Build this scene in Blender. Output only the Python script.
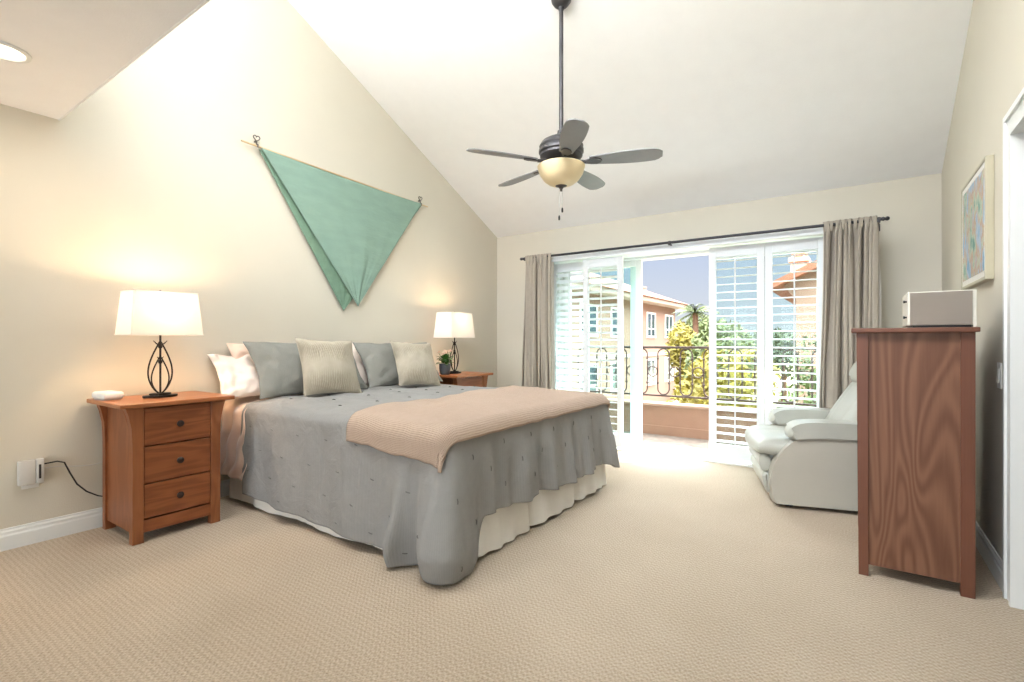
import bpy, bmesh, math, random
from math import sin, cos, pi, radians, sqrt, atan2
from mathutils import Vector, Matrix, noise
random.seed(7)
S = bpy.context.scene
for o in list(bpy.data.objects): bpy.data.objects.remove(o)

# ------------------------------------------------------------------ camera, sky, sun, exposure
YAW = 34.5
cd = bpy.data.cameras.new('camera'); cam = bpy.data.objects.new('camera', cd); S.collection.objects.link(cam)
cam.location = (3.86, 0, 1.15); cam.rotation_euler = (radians(90), 0, radians(YAW))
cd.sensor_width = 36; cd.lens = 36*500/1024; cd.clip_end = 400; cd.clip_start = .05
S.camera = cam
S.view_settings.view_transform = 'Standard'; S.view_settings.look = 'None'
S.view_settings.gamma = 1; S.view_settings.use_curve_mapping = False
S.view_settings.exposure = 1.26

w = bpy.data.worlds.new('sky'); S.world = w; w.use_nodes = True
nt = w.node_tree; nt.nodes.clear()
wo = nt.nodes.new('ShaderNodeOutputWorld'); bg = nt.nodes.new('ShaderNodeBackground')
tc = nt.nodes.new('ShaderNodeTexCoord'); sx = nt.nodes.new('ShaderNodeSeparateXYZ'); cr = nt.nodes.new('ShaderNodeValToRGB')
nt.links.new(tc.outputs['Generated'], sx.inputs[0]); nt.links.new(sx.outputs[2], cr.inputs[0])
cr.color_ramp.elements[0].position = 0.0; cr.color_ramp.elements[0].color = (.74, .77, .80, 1)
cr.color_ramp.elements[1].position = .22; cr.color_ramp.elements[1].color = (.50, .61, .84, 1)
e = cr.color_ramp.elements.new(.30); e.color = (.6, .68, .85, 1)
e = cr.color_ramp.elements.new(.50); e.color = (1, 1, 1, 1)      # paler high sky, boosted out of view to light the room
e = cr.color_ramp.elements.new(.95); e.color = (.85, .93, 1, 1)
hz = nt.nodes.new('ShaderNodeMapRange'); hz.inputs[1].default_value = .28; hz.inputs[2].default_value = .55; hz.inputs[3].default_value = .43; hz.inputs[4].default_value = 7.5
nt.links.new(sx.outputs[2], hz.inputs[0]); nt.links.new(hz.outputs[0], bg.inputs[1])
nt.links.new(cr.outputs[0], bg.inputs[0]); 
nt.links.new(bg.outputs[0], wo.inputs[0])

sl = bpy.data.lights.new('sun', 'SUN'); so = bpy.data.objects.new('sun', sl); S.collection.objects.link(so)
sl.energy = 2.7; sl.angle = radians(.6); sl.color = (1, .95, .86)
sd = Vector((-.33*1.0, -.53, -1.175)); so.rotation_euler = sd.to_track_quat('-Z', 'Y').to_euler(); so.location = (5, 12, 12)

DOWNLIGHT_W = 3.5       # ceiling can lights, watts each
# added fill lights, out of view: behind the camera and above the low ceiling
for nm, loc, rot, sx_, sy_, en in (('rear_fill_light', (2.2, -5.96, 1.35), (radians(98), 0, 0), 3.6, 1.8, 72),
                                   ('high_fill_light', (2.2, .93, 3.72), (radians(84), 0, 0), 3.4, 1.3, 9.5)):
    L = bpy.data.lights.new(nm, 'AREA'); L.shape = 'RECTANGLE'; L.size = sx_; L.size_y = sy_; L.energy = en; L.color = (.80, .89, 1)
    
    if en < 20: L.spread = radians(120)
    o = bpy.data.objects.new(nm, L); S.collection.objects.link(o); o.location = loc; o.rotation_euler = rot

# ------------------------------------------------------------------ helpers
def lin(r, g=None, b=None):
    if g is None: r, g, b = [int(r[i:i+2], 16) for i in (0, 2, 4)]
    f = lambda c: (c/255/12.92) if c/255 <= .04045 else ((c/255+.055)/1.055)**2.4
    return (f(r), f(g), f(b), 1)

def mat(name, col, rough=.6, metal=0, var=.0, scale=8, bump=0, bscale=60, emit=None, estr=0, trans=0, spec=.5, sheen=0, stretch=(1,1,1), sss=0, var2=None, detail=3):
    m = bpy.data.materials.new(name); m.use_nodes = True; n = m.node_tree; p = n.nodes['Principled BSDF']
    p.inputs['Roughness'].default_value = rough; p.inputs['Metallic'].default_value = metal
    p.inputs['Specular IOR Level'].default_value = spec
    if sheen: p.inputs['Sheen Weight'].default_value = sheen
    if trans: p.inputs['Transmission Weight'].default_value = trans
    c = n.nodes.new('ShaderNodeTexCoord'); mp = n.nodes.new('ShaderNodeMapping'); mp.inputs['Scale'].default_value = stretch
    n.links.new(c.outputs['Object'], mp.inputs[0])
    nz = n.nodes.new('ShaderNodeTexNoise'); nz.inputs['Scale'].default_value = scale; nz.inputs['Detail'].default_value = detail
    n.links.new(mp.outputs[0], nz.inputs[0])
    mx = n.nodes.new('ShaderNodeMix'); mx.data_type = 'RGBA'
    a = [max(0, x*(1-var)) for x in col[:3]]+[1]; b = [min(1, x*(1+var)) for x in col[:3]]+[1]
    if var2: a = col; b = var2
    mx.inputs[6].default_value = a; mx.inputs[7].default_value = b
    rmp = n.nodes.new('ShaderNodeMapRange'); rmp.inputs[1].default_value = .3; rmp.inputs[2].default_value = .7
    n.links.new(nz.outputs[0], rmp.inputs[0]); n.links.new(rmp.outputs[0], mx.inputs[0])
    n.links.new(mx.outputs[2], p.inputs['Base Color'])
    if bump:
        nb = n.nodes.new('ShaderNodeTexNoise'); nb.inputs['Scale'].default_value = bscale; nb.inputs['Detail'].default_value = 4
        n.links.new(mp.outputs[0], nb.inputs[0]); bp = n.nodes.new('ShaderNodeBump'); bp.inputs['Strength'].default_value = bump; bp.inputs['Distance'].default_value = .01
        n.links.new(nb.outputs[0], bp.inputs['Height']); n.links.new(bp.outputs[0], p.inputs['Normal'])
    if estr:
        p.inputs['Emission Color'].default_value = emit or col; p.inputs['Emission Strength'].default_value = estr
    return m

def weave(name, c1, c2, sx_, sy_, bump=.4, rough=.9, axis='XY', dist=1.0, nscale=5, mix=.5, spec=.2, crinkle=0, cscale=12):
    """textile: two crossed wave bands with some noise"""
    m = mat(name, c1, rough, spec=spec); n = m.node_tree; p = n.nodes['Principled BSDF']
    c = n.nodes.new('ShaderNodeTexCoord'); src = 'UV' if axis == 'UV' else 'Object'
    if axis == 'UV': axis = 'XY'
    ws = []
    for ax, sc in zip(axis, (sx_, sy_)):
        wv = n.nodes.new('ShaderNodeTexWave'); wv.bands_direction = ax; wv.inputs['Scale'].default_value = sc
        wv.inputs['Distortion'].default_value = dist; wv.inputs['Detail'].default_value = 2; wv.inputs['Detail Scale'].default_value = 2
        n.links.new(c.outputs[src], wv.inputs[0]); ws.append(wv)
    mu = n.nodes.new('ShaderNodeMath'); mu.operation = 'MULTIPLY'
    n.links.new(ws[0].outputs['Fac'], mu.inputs[0]); n.links.new(ws[1].outputs['Fac'], mu.inputs[1])
    nz = n.nodes.new('ShaderNodeTexNoise'); nz.inputs['Scale'].default_value = nscale; nz.inputs['Detail'].default_value = 8; nz.inputs['Roughness'].default_value = .65
    n.links.new(c.outputs['Object'], nz.inputs[0])
    ad = n.nodes.new('ShaderNodeMath'); ad.operation = 'MULTIPLY_ADD'; ad.inputs[1].default_value = mix
    n.links.new(mu.outputs[0], ad.inputs[0])
    m2 = n.nodes.new('ShaderNodeMath'); m2.operation = 'MULTIPLY'; m2.inputs[1].default_value = 1-mix
    n.links.new(nz.outputs[0], m2.inputs[0]); n.links.new(m2.outputs[0], ad.inputs[2])
    mx = n.nodes.new('ShaderNodeMix'); mx.data_type = 'RGBA'; mx.inputs[6].default_value = c1; mx.inputs[7].default_value = c2
    n.links.new(ad.outputs[0], mx.inputs[0]); n.links.new(mx.outputs[2], p.inputs['Base Color'])
    bp = n.nodes.new('ShaderNodeBump'); bp.inputs['Strength'].default_value = bump; bp.inputs['Distance'].default_value = .006
    n.links.new(mu.outputs[0], bp.inputs['Height']); n.links.new(bp.outputs[0], p.inputs['Normal'])
    if crinkle:
        nc = n.nodes.new('ShaderNodeTexNoise'); nc.inputs['Scale'].default_value = cscale; nc.inputs['Detail'].default_value = 4; nc.inputs['Distortion'].default_value = .8
        n.links.new(c.outputs['Object'], nc.inputs[0]); b2 = n.nodes.new('ShaderNodeBump'); b2.inputs['Strength'].default_value = crinkle; b2.inputs['Distance'].default_value = .03
        n.links.new(nc.outputs[0], b2.inputs['Height']); n.links.new(bp.outputs[0], b2.inputs['Normal']); n.links.new(b2.outputs[0], p.inputs['Normal'])
    return m

def wood(name, c1, c2, stretch=(6, 6, .8), dist=5, scale=2.2, rough=.35, fine=.25):
    m = mat(name, c1, rough, spec=.4); n = m.node_tree; p = n.nodes['Principled BSDF']
    c = n.nodes.new('ShaderNodeTexCoord'); mp = n.nodes.new('ShaderNodeMapping'); mp.inputs['Scale'].default_value = stretch
    n.links.new(c.outputs['Object'], mp.inputs[0])
    n0 = n.nodes.new('ShaderNodeTexNoise'); n0.inputs['Scale'].default_value = scale; n0.inputs['Detail'].default_value = 2; n0.inputs['Distortion'].default_value = .6
    n.links.new(mp.outputs[0], n0.inputs[0])
    mu = n.nodes.new('ShaderNodeMath'); mu.operation = 'MULTIPLY'; mu.inputs[1].default_value = dist*6
    n.links.new(n0.outputs[0], mu.inputs[0]); sn = n.nodes.new('ShaderNodeMath'); sn.operation = 'SINE'; n.links.new(mu.outputs[0], sn.inputs[0])
    mr = n.nodes.new('ShaderNodeMapRange'); mr.inputs[1].default_value = -1; n.links.new(sn.outputs[0], mr.inputs[0])
    nf = n.nodes.new('ShaderNodeTexNoise'); nf.inputs['Scale'].default_value = 14; nf.inputs['Detail'].default_value = 6
    mp2 = n.nodes.new('ShaderNodeMapping'); mp2.inputs['Scale'].default_value = tuple(s*1.6 if s > 2 else s*.4 for s in stretch)
    n.links.new(c.outputs['Object'], mp2.inputs[0]); n.links.new(mp2.outputs[0], nf.inputs[0])
    mxf = n.nodes.new('ShaderNodeMix'); mxf.data_type = 'FLOAT'; mxf.inputs[0].default_value = 1-fine
    n.links.new(nf.outputs[0], mxf.inputs[2]); n.links.new(mr.outputs[0], mxf.inputs[3])
    mx = n.nodes.new('ShaderNodeMix'); mx.data_type = 'RGBA'; mx.inputs[6].default_value = c2; mx.inputs[7].default_value = c1
    n.links.new(mxf.outputs[0], mx.inputs[0]); n.links.new(mx.outputs[2], p.inputs['Base Color'])
    return m

def thing(name, label, cat, loc=(0, 0, 0), rz=0, group=None):
    o = bpy.data.objects.new(name, None); S.collection.objects.link(o); o.location = loc; o.rotation_euler = (0, 0, rz)
    o.empty_display_size = .1; o['label'] = label; o['category'] = cat
    if group: o['group'] = group
    return o
def tag(o, label, cat, group=None, kind=None):
    o['label'] = label; o['category'] = cat
    if group: o['group'] = group
    if kind: o['kind'] = kind
    return o
class MB:
    def __init__(s): s.bm = bmesh.new()
    def box(s, x0, x1, y0, y1, z0, z1, bev=0, seg=2, M=None):
        r = bmesh.ops.create_cube(s.bm, size=1); vs = r['verts']
        bmesh.ops.scale(s.bm, vec=(abs(x1-x0), abs(y1-y0), abs(z1-z0)), verts=vs)
        bmesh.ops.translate(s.bm, vec=((x0+x1)/2, (y0+y1)/2, (z0+z1)/2), verts=vs)
        if bev:
            es = list({e for v in vs for e in v.link_edges})
            rr = bmesh.ops.bevel(s.bm, geom=es, offset=bev, segments=seg, profile=.5, affect='EDGES')
            vs = list({v for f in rr['faces'] for v in f.verts} | {v for v in vs if v.is_valid})
        if M is not None: bmesh.ops.transform(s.bm, matrix=M, verts=vs)
        return s
    def lathe(s, prof, n=24, loc=(0, 0, 0), axis='Z', M=None):
        """prof: list of (r, z)"""
        rings = []; vs = []
        for r, z in prof:
            if r < 1e-6: v = s.bm.verts.new((0, 0, z)); rings.append([v]); vs.append(v)
            else:
                ring = [s.bm.verts.new((r*cos(2*pi*i/n), r*sin(2*pi*i/n), z)) for i in range(n)]; rings.append(ring); vs += ring
        for a, b in zip(rings, rings[1:]):
            for i in range(n):
                j = (i+1) % n
                if len(a) == 1 and len(b) == 1: continue
                if len(a) == 1: s.bm.faces.new((a[0], b[j], b[i]))
                elif len(b) == 1: s.bm.faces.new((a[i], a[j], b[0]))
                else: s.bm.faces.new((a[i], a[j], b[j], b[i]))
        if axis == 'X': R = Matrix.Rotation(pi/2, 4, 'Y')
        elif axis == 'Y': R = Matrix.Rotation(-pi/2, 4, 'X')
        else: R = Matrix.Identity(4)
        bmesh.ops.transform(s.bm, matrix=(M if M is not None else Matrix.Identity(4)) @ Matrix.Translation(loc) @ R, verts=vs)
        return s
    def tube(s, pts, r, n=8, caps=True, closed=False):
        pts = [Vector(p) for p in pts]; rings = []; N = len(pts); up = None
        for i, p in enumerate(pts):
            if closed: t = (pts[(i+1) % N]-pts[i-1]).normalized()
            else: t = (pts[min(i+1, N-1)]-pts[max(i-1, 0)]).normalized()
            if up is None:
                up = Vector((0, 0, 1)) if abs(t.z) < .9 else Vector((1, 0, 0))
            a = t.cross(up)
            if a.length < 1e-4: a = t.orthogonal()
            a.normalize(); b = a.cross(t).normalized(); up = b
            rr = r[i] if isinstance(r, (list, tuple)) else r
            rings.append([s.bm.verts.new(p+a*rr*cos(2*pi*k/n)+b*rr*sin(2*pi*k/n)) for k in range(n)])
        prs = list(zip(rings, rings[1:]))
        if closed: prs.append((rings[-1], rings[0]))
        for A, B in prs:
            for k in range(n): s.bm.faces.new((A[k], A[(k+1) % n], B[(k+1) % n], B[k]))
        if caps and not closed: s.bm.faces.new(rings[0][::-1]); s.bm.faces.new(rings[-1])
        return s
    def prism(s, pts, d0, d1, plane='XZ', bev=0, seg=3, M=None):
        """extrude a 2-D outline; plane XZ extrudes along Y, YZ along X, XY along Z"""
        def P(a, b, d): return {'XZ': (a, d, b), 'YZ': (d, a, b), 'XY': (a, b, d)}[plane]
        A = [s.bm.verts.new(P(a, b, d0)) for a, b in pts]; B = [s.bm.verts.new(P(a, b, d1)) for a, b in pts]
        fa = s.bm.faces.new(A); fb = s.bm.faces.new(B[::-1]); n = len(pts)
        for i in range(n): s.bm.faces.new((A[i], B[i], B[(i+1) % n], A[(i+1) % n]))
        vs = A+B
        if bev:
            es = list(set(fa.edges) | set(fb.edges))
            rr = bmesh.ops.bevel(s.bm, geom=es, offset=bev, segments=seg, profile=.5, affect='EDGES')
            vs = list({v for f in rr['faces'] for v in f.verts} | {v for v in vs if v.is_valid})
        if M is not None: bmesh.ops.transform(s.bm, matrix=M, verts=vs)
        return s
    def grid(s, f, nu, nv, closed_u=False, uv=(1, 1)):
        """f(i/nu, j/nv) -> point"""
        g = [[s.bm.verts.new(f(i/nu, j/nv)) for j in range(nv+1)] for i in range(nu+(0 if closed_u else 1))]
        m = len(g); uvl = s.bm.loops.layers.uv.verify(); w_, h_ = uv
        for i in range(nu):
            for j in range(nv):
                fc = s.bm.faces.new((g[i][j], g[(i+1) % m][j], g[(i+1) % m][j+1], g[i][j+1]))
                for lp, (a, b) in zip(fc.loops, ((i, j), (i+1, j), (i+1, j+1), (i, j+1))): lp[uvl].uv = (a/nu*w_, b/nv*h_)
        return s
    def build(s, name, m, parent=None, smooth=False, loc=None, angle=40):
        bmesh.ops.recalc_face_normals(s.bm, faces=s.bm.faces)
        me = bpy.data.meshes.new(name); s.bm.to_mesh(me); s.bm.free(); me.materials.append(m)
        o = bpy.data.objects.new(name, me); S.collection.objects.link(o)
        if parent: o.parent = parent
        if loc: o.location = loc
        if smooth:
            for p in me.polygons: p.use_smooth = True
            if angle < 180:
                try: me.set_sharp_from_angle(angle=radians(angle))
                except Exception: pass
        return o
def struct(name, mb, m, parent=None, smooth=False):
    o = mb.build(name, m, parent, smooth)
    if not parent: o['kind'] = 'structure'
    return o
def solid(o, t, off=0):
    md = o.modifiers.new('thickness', 'SOLIDIFY'); md.thickness = t; md.offset = off; return o
def rename(o, *a): return o

# ------------------------------------------------------------------ materials
M_wall = mat('wall_paint', lin(212, 206, 191), .85, var=.015, scale=2, bump=.12, bscale=180, spec=.2)
M_ceil = mat('ceiling_paint', lin(246, 246, 246), .9, var=.01, bump=.15, bscale=150, spec=.2)
M_white = mat('white_trim_paint', lin(230, 232, 230), .45, var=.01)
M_shut = mat('shutter_white', lin(228, 232, 234), .4, var=.01)
M_bronze = mat('oil_rubbed_bronze', lin(74, 72, 74), .4, .5, var=.2)
M_rod = mat('dark_rod', lin(48, 48, 54), .35, .3)
M_blackm = mat('dark_metal', lin(46, 42, 40), .4, .7, var=.25, scale=30)
M_black = mat('black_plastic', lin(24, 24, 26), .4)
M_whitep = mat('white_plastic', lin(236, 236, 232), .35)
M_greyp = mat('grey_plastic', lin(205, 203, 198), .4)
M_cherry = wood('cherry_wood', lin(158, 98, 60), lin(124, 70, 40), (5, 5, 1.2), 5, 1.6, .35, .55)
M_cherry_h = wood('cherry_wood_across', lin(156, 92, 54), lin(118, 64, 34), (5, 1.0, 7), 6, 1.5, .35, .5)
M_cherry_top = wood('cherry_wood_top', lin(176, 112, 68), lin(150, 88, 50), (7, 1.0, 5), 1.6, 1.4, .3, .5)
M_dress = wood('dresser_wood', lin(136, 96, 72), lin(98, 60, 42), (5, 5, 1.0), 20, .7, .45, .45)
M_dress2 = wood('dresser_post_wood', lin(126, 80, 60), lin(104, 64, 47), (6, 6, .8), 1.3, 1.6, .4, .6)
M_knob = mat('dark_knob', lin(50, 34, 28), .3, .3)
M_comf = weave('grey_linen', lin(158, 156, 153), lin(138, 137, 135), 28, 60, .25, .95, axis='UV', dist=.6, mix=.3, nscale=14, crinkle=.5, cscale=6)
M_sham = weave('grey_sham_linen', lin(148, 147, 140), lin(130, 130, 124), 30, 50, .2, .95, dist=.8, mix=.3, axis='UV', nscale=16, crinkle=.5, cscale=8)
M_cush = weave('oatmeal_ribbed', lin(190, 181, 164), lin(146, 136, 118), 26, 1.5, .7, .95, axis='UV', dist=2.2, mix=.5, nscale=20)
M_blank = weave('blush_knit', lin(204, 182, 164), lin(174, 150, 132), 30, 36, .8, .95, axis='UV', dist=.4, mix=.6, nscale=25)
M_skirt = mat('white_cotton', lin(232, 228, 220), .9, var=.02, bump=.2, bscale=30)
M_peach = mat('peach_satin', lin(230, 200, 180), .45, var=.04, scale=6, bump=.5, bscale=12, sheen=.3)
M_satinw = mat('ivory_satin', lin(240, 224, 212), .4, var=.03, bump=.5, bscale=14)
M_matt = mat('mattress_ticking', lin(230, 228, 224), .9)
M_leather = mat('sage_grey_leather', lin(180, 181, 172), .38, var=.03, scale=6, bump=.12, bscale=90)
M_leather2 = mat('sage_grey_leather_panel', lin(182, 178, 166), .45, var=.02, scale=6, bump=.12, bscale=90)
M_curt = weave('taupe_linen', lin(184, 175, 161), lin(152, 143, 131), 40, 55, .25, .95, axis='UV', dist=1.2, mix=.4, nscale=22)
M_lining = mat('curtain_lining', lin(228, 224, 216), .9)
M_flag = mat('sage_green_cloth', lin(132, 160, 146), .85, var=.05, scale=5, bump=.35, bscale=16, stretch=(1, 1, 3))
M_flag2 = mat('green_cloth_back', lin(112, 142, 122), .75, var=.10, scale=14, bump=.4, bscale=20)
M_dowel = mat('pale_dowel', lin(205, 180, 140), .6, var=.06)
M_iron = mat('wrought_iron', lin(70, 54, 48), .6, .3)
M_fabric = weave('speaker_cloth', lin(168, 158, 148), lin(138, 128, 118), 160, 160, .5, .95, axis='XZ', dist=.5, mix=.7)
M_gold = mat('champagne_frame', lin(180, 173, 150), .45, .0, var=.04)
M_matb = mat('picture_mat', lin(238, 236, 230), .8)
M_pot = mat('pewter_pot', lin(96, 102, 108), .4, .5, var=.15)
M_leaf = mat('houseplant_leaf', lin(70, 118, 56), .5, var=.3, scale=40)
M_flower = mat('pale_blossom', lin(226, 196, 180), .7)
M_soil = mat('soil', lin(60, 44, 34), .9, var=.3, scale=60)
M_blade = mat('fan_blade_pewter', lin(134, 136, 140), .45, .1, var=.05, scale=10)
M_amber = mat('amber_glass', lin(232, 212, 170), .35, var=.05, scale=8)
M_chrome = mat('brushed_chrome', lin(190, 190, 190), .3, .9)

def shade_mat(name):
    m = bpy.data.materials.new(name); m.use_nodes = True; n = m.node_tree; n.nodes.clear()
    o = n.nodes.new('ShaderNodeOutputMaterial'); d = n.nodes.new('ShaderNodeBsdfDiffuse'); t = n.nodes.new('ShaderNodeBsdfTranslucent'); x = n.nodes.new('ShaderNodeMixShader')
    d.inputs[0].default_value = lin(244, 238, 226); t.inputs[0].default_value = lin(236, 236, 244); x.inputs[0].default_value = .32
    c = n.nodes.new('ShaderNodeTexCoord'); nz = n.nodes.new('ShaderNodeTexNoise'); nz.inputs['Scale'].default_value = 220
    b = n.nodes.new('ShaderNodeBump'); b.inputs['Strength'].default_value = .2; b.inputs['Distance'].default_value = .004
    n.links.new(c.outputs['Object'], nz.inputs[0]); n.links.new(nz.outputs[0], b.inputs['Height']); n.links.new(b.outputs[0], d.inputs['Normal'])
    n.links.new(d.outputs[0], x.inputs[1]); n.links.new(t.outputs[0], x.inputs[2]); n.links.new(x.outputs[0], o.inputs[0]); return m
M_shade = shade_mat('linen_lampshade')
def glass_mat(name, tint, gl=.07):
    m = bpy.data.materials.new(name); m.use_nodes = True; n = m.node_tree; n.nodes.clear()
    o = n.nodes.new('ShaderNodeOutputMaterial'); d = n.nodes.new('ShaderNodeBsdfTransparent'); t = n.nodes.new('ShaderNodeBsdfGlossy'); x = n.nodes.new('ShaderNodeMixShader')
    d.inputs[0].default_value = tint; t.inputs['Roughness'].default_value = .02; x.inputs[0].default_value = gl
    n.links.new(d.outputs[0], x.inputs[1]); n.links.new(t.outputs[0], x.inputs[2]); n.links.new(x.outputs[0], o.inputs[0]); return m
M_glass = glass_mat('door_glass', (.90, .98, .97, 1), .012)
M_picglass = glass_mat('picture_glass', (1, 1, 1, 1), .08)
def emis(name, col, s):
    m = bpy.data.materials.new(name); m.use_nodes = True; p = m.node_tree.nodes['Principled BSDF']
    p.inputs['Base Color'].default_value = col; p.inputs['Emission Color'].default_value = col; p.inputs['Emission Strength'].default_value = s; return m
M_bulb = emis('warm_bulb', (1, .78, .52, 1), 5)
M_can = emis('downlight_lens', (1, .85, .62, 1), 1.3)

# carpet: looped pile in rows
def carpet():
    m = mat('beige_loop_carpet', lin(204, 184, 160), .95, spec=.1); n = m.node_tree; p = n.nodes['Principled BSDF']
    c = n.nodes.new('ShaderNodeTexCoord')
    mp = n.nodes.new('ShaderNodeMapping'); mp.inputs['Rotation'].default_value = (0, 0, radians(0)); n.links.new(c.outputs['Object'], mp.inputs[0])
    sxyz = n.nodes.new('ShaderNodeSeparateXYZ')
    dn = n.nodes.new('ShaderNodeTexNoise'); dn.inputs['Scale'].default_value = 14; n.links.new(c.outputs['Object'], dn.inputs[0])
    vadd = n.nodes.new('ShaderNodeVectorMath'); vadd.operation = 'MULTIPLY_ADD'; vadd.inputs[1].default_value = (.012, .012, 0)
    n.links.new(dn.outputs['Color'], vadd.inputs[0]); n.links.new(mp.outputs[0], vadd.inputs[2]); n.links.new(vadd.outputs[0], sxyz.inputs[0])
    def sn(out, k, ph=None):
        a = n.nodes.new('ShaderNodeMath'); a.operation = 'MULTIPLY'; a.inputs[1].default_value = k; n.links.new(out, a.inputs[0])
        if ph is not None:
            q = n.nodes.new('ShaderNodeMath'); q.operation = 'ADD'; n.links.new(a.outputs[0], q.inputs[0]); n.links.new(ph, q.inputs[1]); a = q
        b = n.nodes.new('ShaderNodeMath'); b.operation = 'SINE'; n.links.new(a.outputs[0], b.inputs[0]); return b.outputs[0]
    sa = sn(sxyz.outputs[0], 2*pi/.024)
    sgn = n.nodes.new('ShaderNodeMath'); sgn.operation = 'MULTIPLY'; sgn.inputs[1].default_value = .9; n.links.new(sa, sgn.inputs[0])
    sb = sn(sxyz.outputs[1], 2*pi/.024, sgn.outputs[0])
    mu = n.nodes.new('ShaderNodeMath'); mu.operation = 'MULTIPLY'; n.links.new(sa, mu.inputs[0]); n.links.new(sb, mu.inputs[1])
    nz = n.nodes.new('ShaderNodeTexNoise'); nz.inputs['Scale'].default_value = 120; nz.inputs['Detail'].default_value = 3; n.links.new(c.outputs['Object'], nz.inputs[0])
    nb = n.nodes.new('ShaderNodeTexNoise'); nb.inputs['Scale'].default_value = 1.6; nb.inputs['Detail'].default_value = 4; n.links.new(c.outputs['Object'], nb.inputs[0])
    a1 = n.nodes.new('ShaderNodeMath'); a1.operation = 'MULTIPLY_ADD'; a1.inputs[1].default_value = .17; a1.inputs[2].default_value = .0
    n.links.new(mu.outputs[0], a1.inputs[0])
    a2 = n.nodes.new('ShaderNodeMath'); a2.operation = 'MULTIPLY_ADD'; a2.inputs[1].default_value = .95; n.links.new(nz.outputs[0], a2.inputs[0]); n.links.new(a1.outputs[0], a2.inputs[2])
    a3 = n.nodes.new('ShaderNodeMath'); a3.operation = 'MULTIPLY_ADD'; a3.inputs[1].default_value = .35; n.links.new(nb.outputs[0], a3.inputs[0]); n.links.new(a2.outputs[0], a3.inputs[2])
    mx = n.nodes.new('ShaderNodeMix'); mx.data_type = 'RGBA'; mx.inputs[6].default_value = lin(140, 121, 100); mx.inputs[7].default_value = lin(212, 197, 177)
    n.links.new(a3.outputs[0], mx.inputs[0]); n.links.new(mx.outputs[2], p.inputs['Base Color'])
    bp = n.nodes.new('ShaderNodeBump'); bp.inputs['Strength'].default_value = .6; bp.inputs['Distance'].default_value = .008
    n.links.new(a2.outputs[0], bp.inputs['Height']); n.links.new(bp.outputs[0], p.inputs['Normal'])
    return m
M_carpet = carpet()

# ------------------------------------------------------------------ the room
XR, YB, YR = 4.43, 5.27, -6.0     # right wall, back wall, rear wall
ZB, ZF, YF = 2.50, 2.45, .91      # ceiling height at back wall, flat ceiling height, where the vault ends
ZT = ZB + .5*(YB-YF)
struct('floor', MB().box(-.12, XR+.9, YR-.1, YB+.17, -.12, 0), M_carpet)
gab = [(YR, -.1), (YB+.15, -.1), (YB+.15, ZB), (YB, ZB), (YF, ZT), (YF, ZT+.2), (YR, ZT+.2)]
struct('wall_left', MB().prism(gab, -.12, 0, 'YZ'), M_wall)
# right wall with the doorway (y 1.9 .. 3.03)
DY0, DY1, DZ = 2.0, 3.02, 2.06
mb = MB()
mb.prism([(DY1, 0), (YB+.15, 0), (YB+.15, ZB), (YB, ZB), (YB-2*(ZT-ZB)*(YB-DY1)/(2*(ZT-ZB))*1.0, ZB+.5*(YB-DY1)), (DY1, ZB+.5*(YB-DY1))][:0] or
         [(DY1, -.1), (YB+.15, -.1), (YB+.15, ZB), (YB, ZB), (DY1, ZB+.5*(YB-DY1))], XR, XR+.14, 'YZ')
mb.prism([(DY0, DZ), (DY1, DZ), (DY1, ZB+.5*(YB-DY1)), (DY0, ZB+.5*(YB-DY0))], XR, XR+.14, 'YZ')
mb.prism([(YR, -.1), (DY0, -.1), (DY0, ZB+.5*(YB-DY0)), (YF, ZT), (YF, ZT+.2), (YR, ZT+.2)], XR, XR+.14, 'YZ')
struct('wall_right', mb, M_wall)
OX0, OX1, OZ = .90, 3.68, 2.07
mb = MB().box(-.12, OX0, YB, YB+.15, -.1, ZB).box(OX1, XR+.14, YB, YB+.15, -.1, ZB).box(OX0, OX1, YB, YB+.15, OZ, ZB)
struct('wall_back', mb, M_wall)
# rear wall behind the camera, with a broad opening added to let light in
mb = MB().box(-.12, XR+.14, YR-.12, YR, -.1, .35).box(-.12, XR+.14, YR-.12, YR, 2.25, ZT+.2).box(-.12, .35, YR-.12, YR, .35, 2.25).box(XR-.35, XR+.14, YR-.12, YR, .35, 2.25)
struct('wall_rear', mb, M_wall)
# sloped ceiling, flat lower ceiling and the face between
sl_ = [(YB+.15, ZB-.0), (YB, ZB), (YF, ZT), (YF, ZT+.15), (YB+.15, ZB+.12)]
struct('ceiling', MB().prism(sl_, -.12, XR+.14, 'YZ'), M_ceil)
mb = MB().box(0, XR, YR, YF, ZF, ZF+.1)
# the face above it has a broad unseen opening, added for the fill light
mb.box(0, XR, YF-.1, YF, ZF+.1, 3.05).box(0, XR, YF-.1, YF, 4.4, ZT).box(0, .45, YF-.1, YF, 3.05, 4.4).box(3.95, XR, YF-.1, YF, 3.05, 4.4)
struct('ceiling', mb, M_ceil)
struct('trim_1', MB().box(0, XR, YF, YF+.008, ZF-.004, ZF+.02), M_white)
# hall beyond the doorway
struct('wall_hall', MB().box(XR+.9, XR+1.0, 1.2, 3.7, -.1, 2.6).box(XR+.14, XR+.9, 3.6, 3.7, 0, 2.6).box(XR+.14, XR+.9, 1.2, 1.3, 0, 2.6), M_wall)
struct('ceiling', MB().box(XR+.14, XR+1.0, 1.2, 3.7, 2.5, 2.6), M_ceil)
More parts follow.
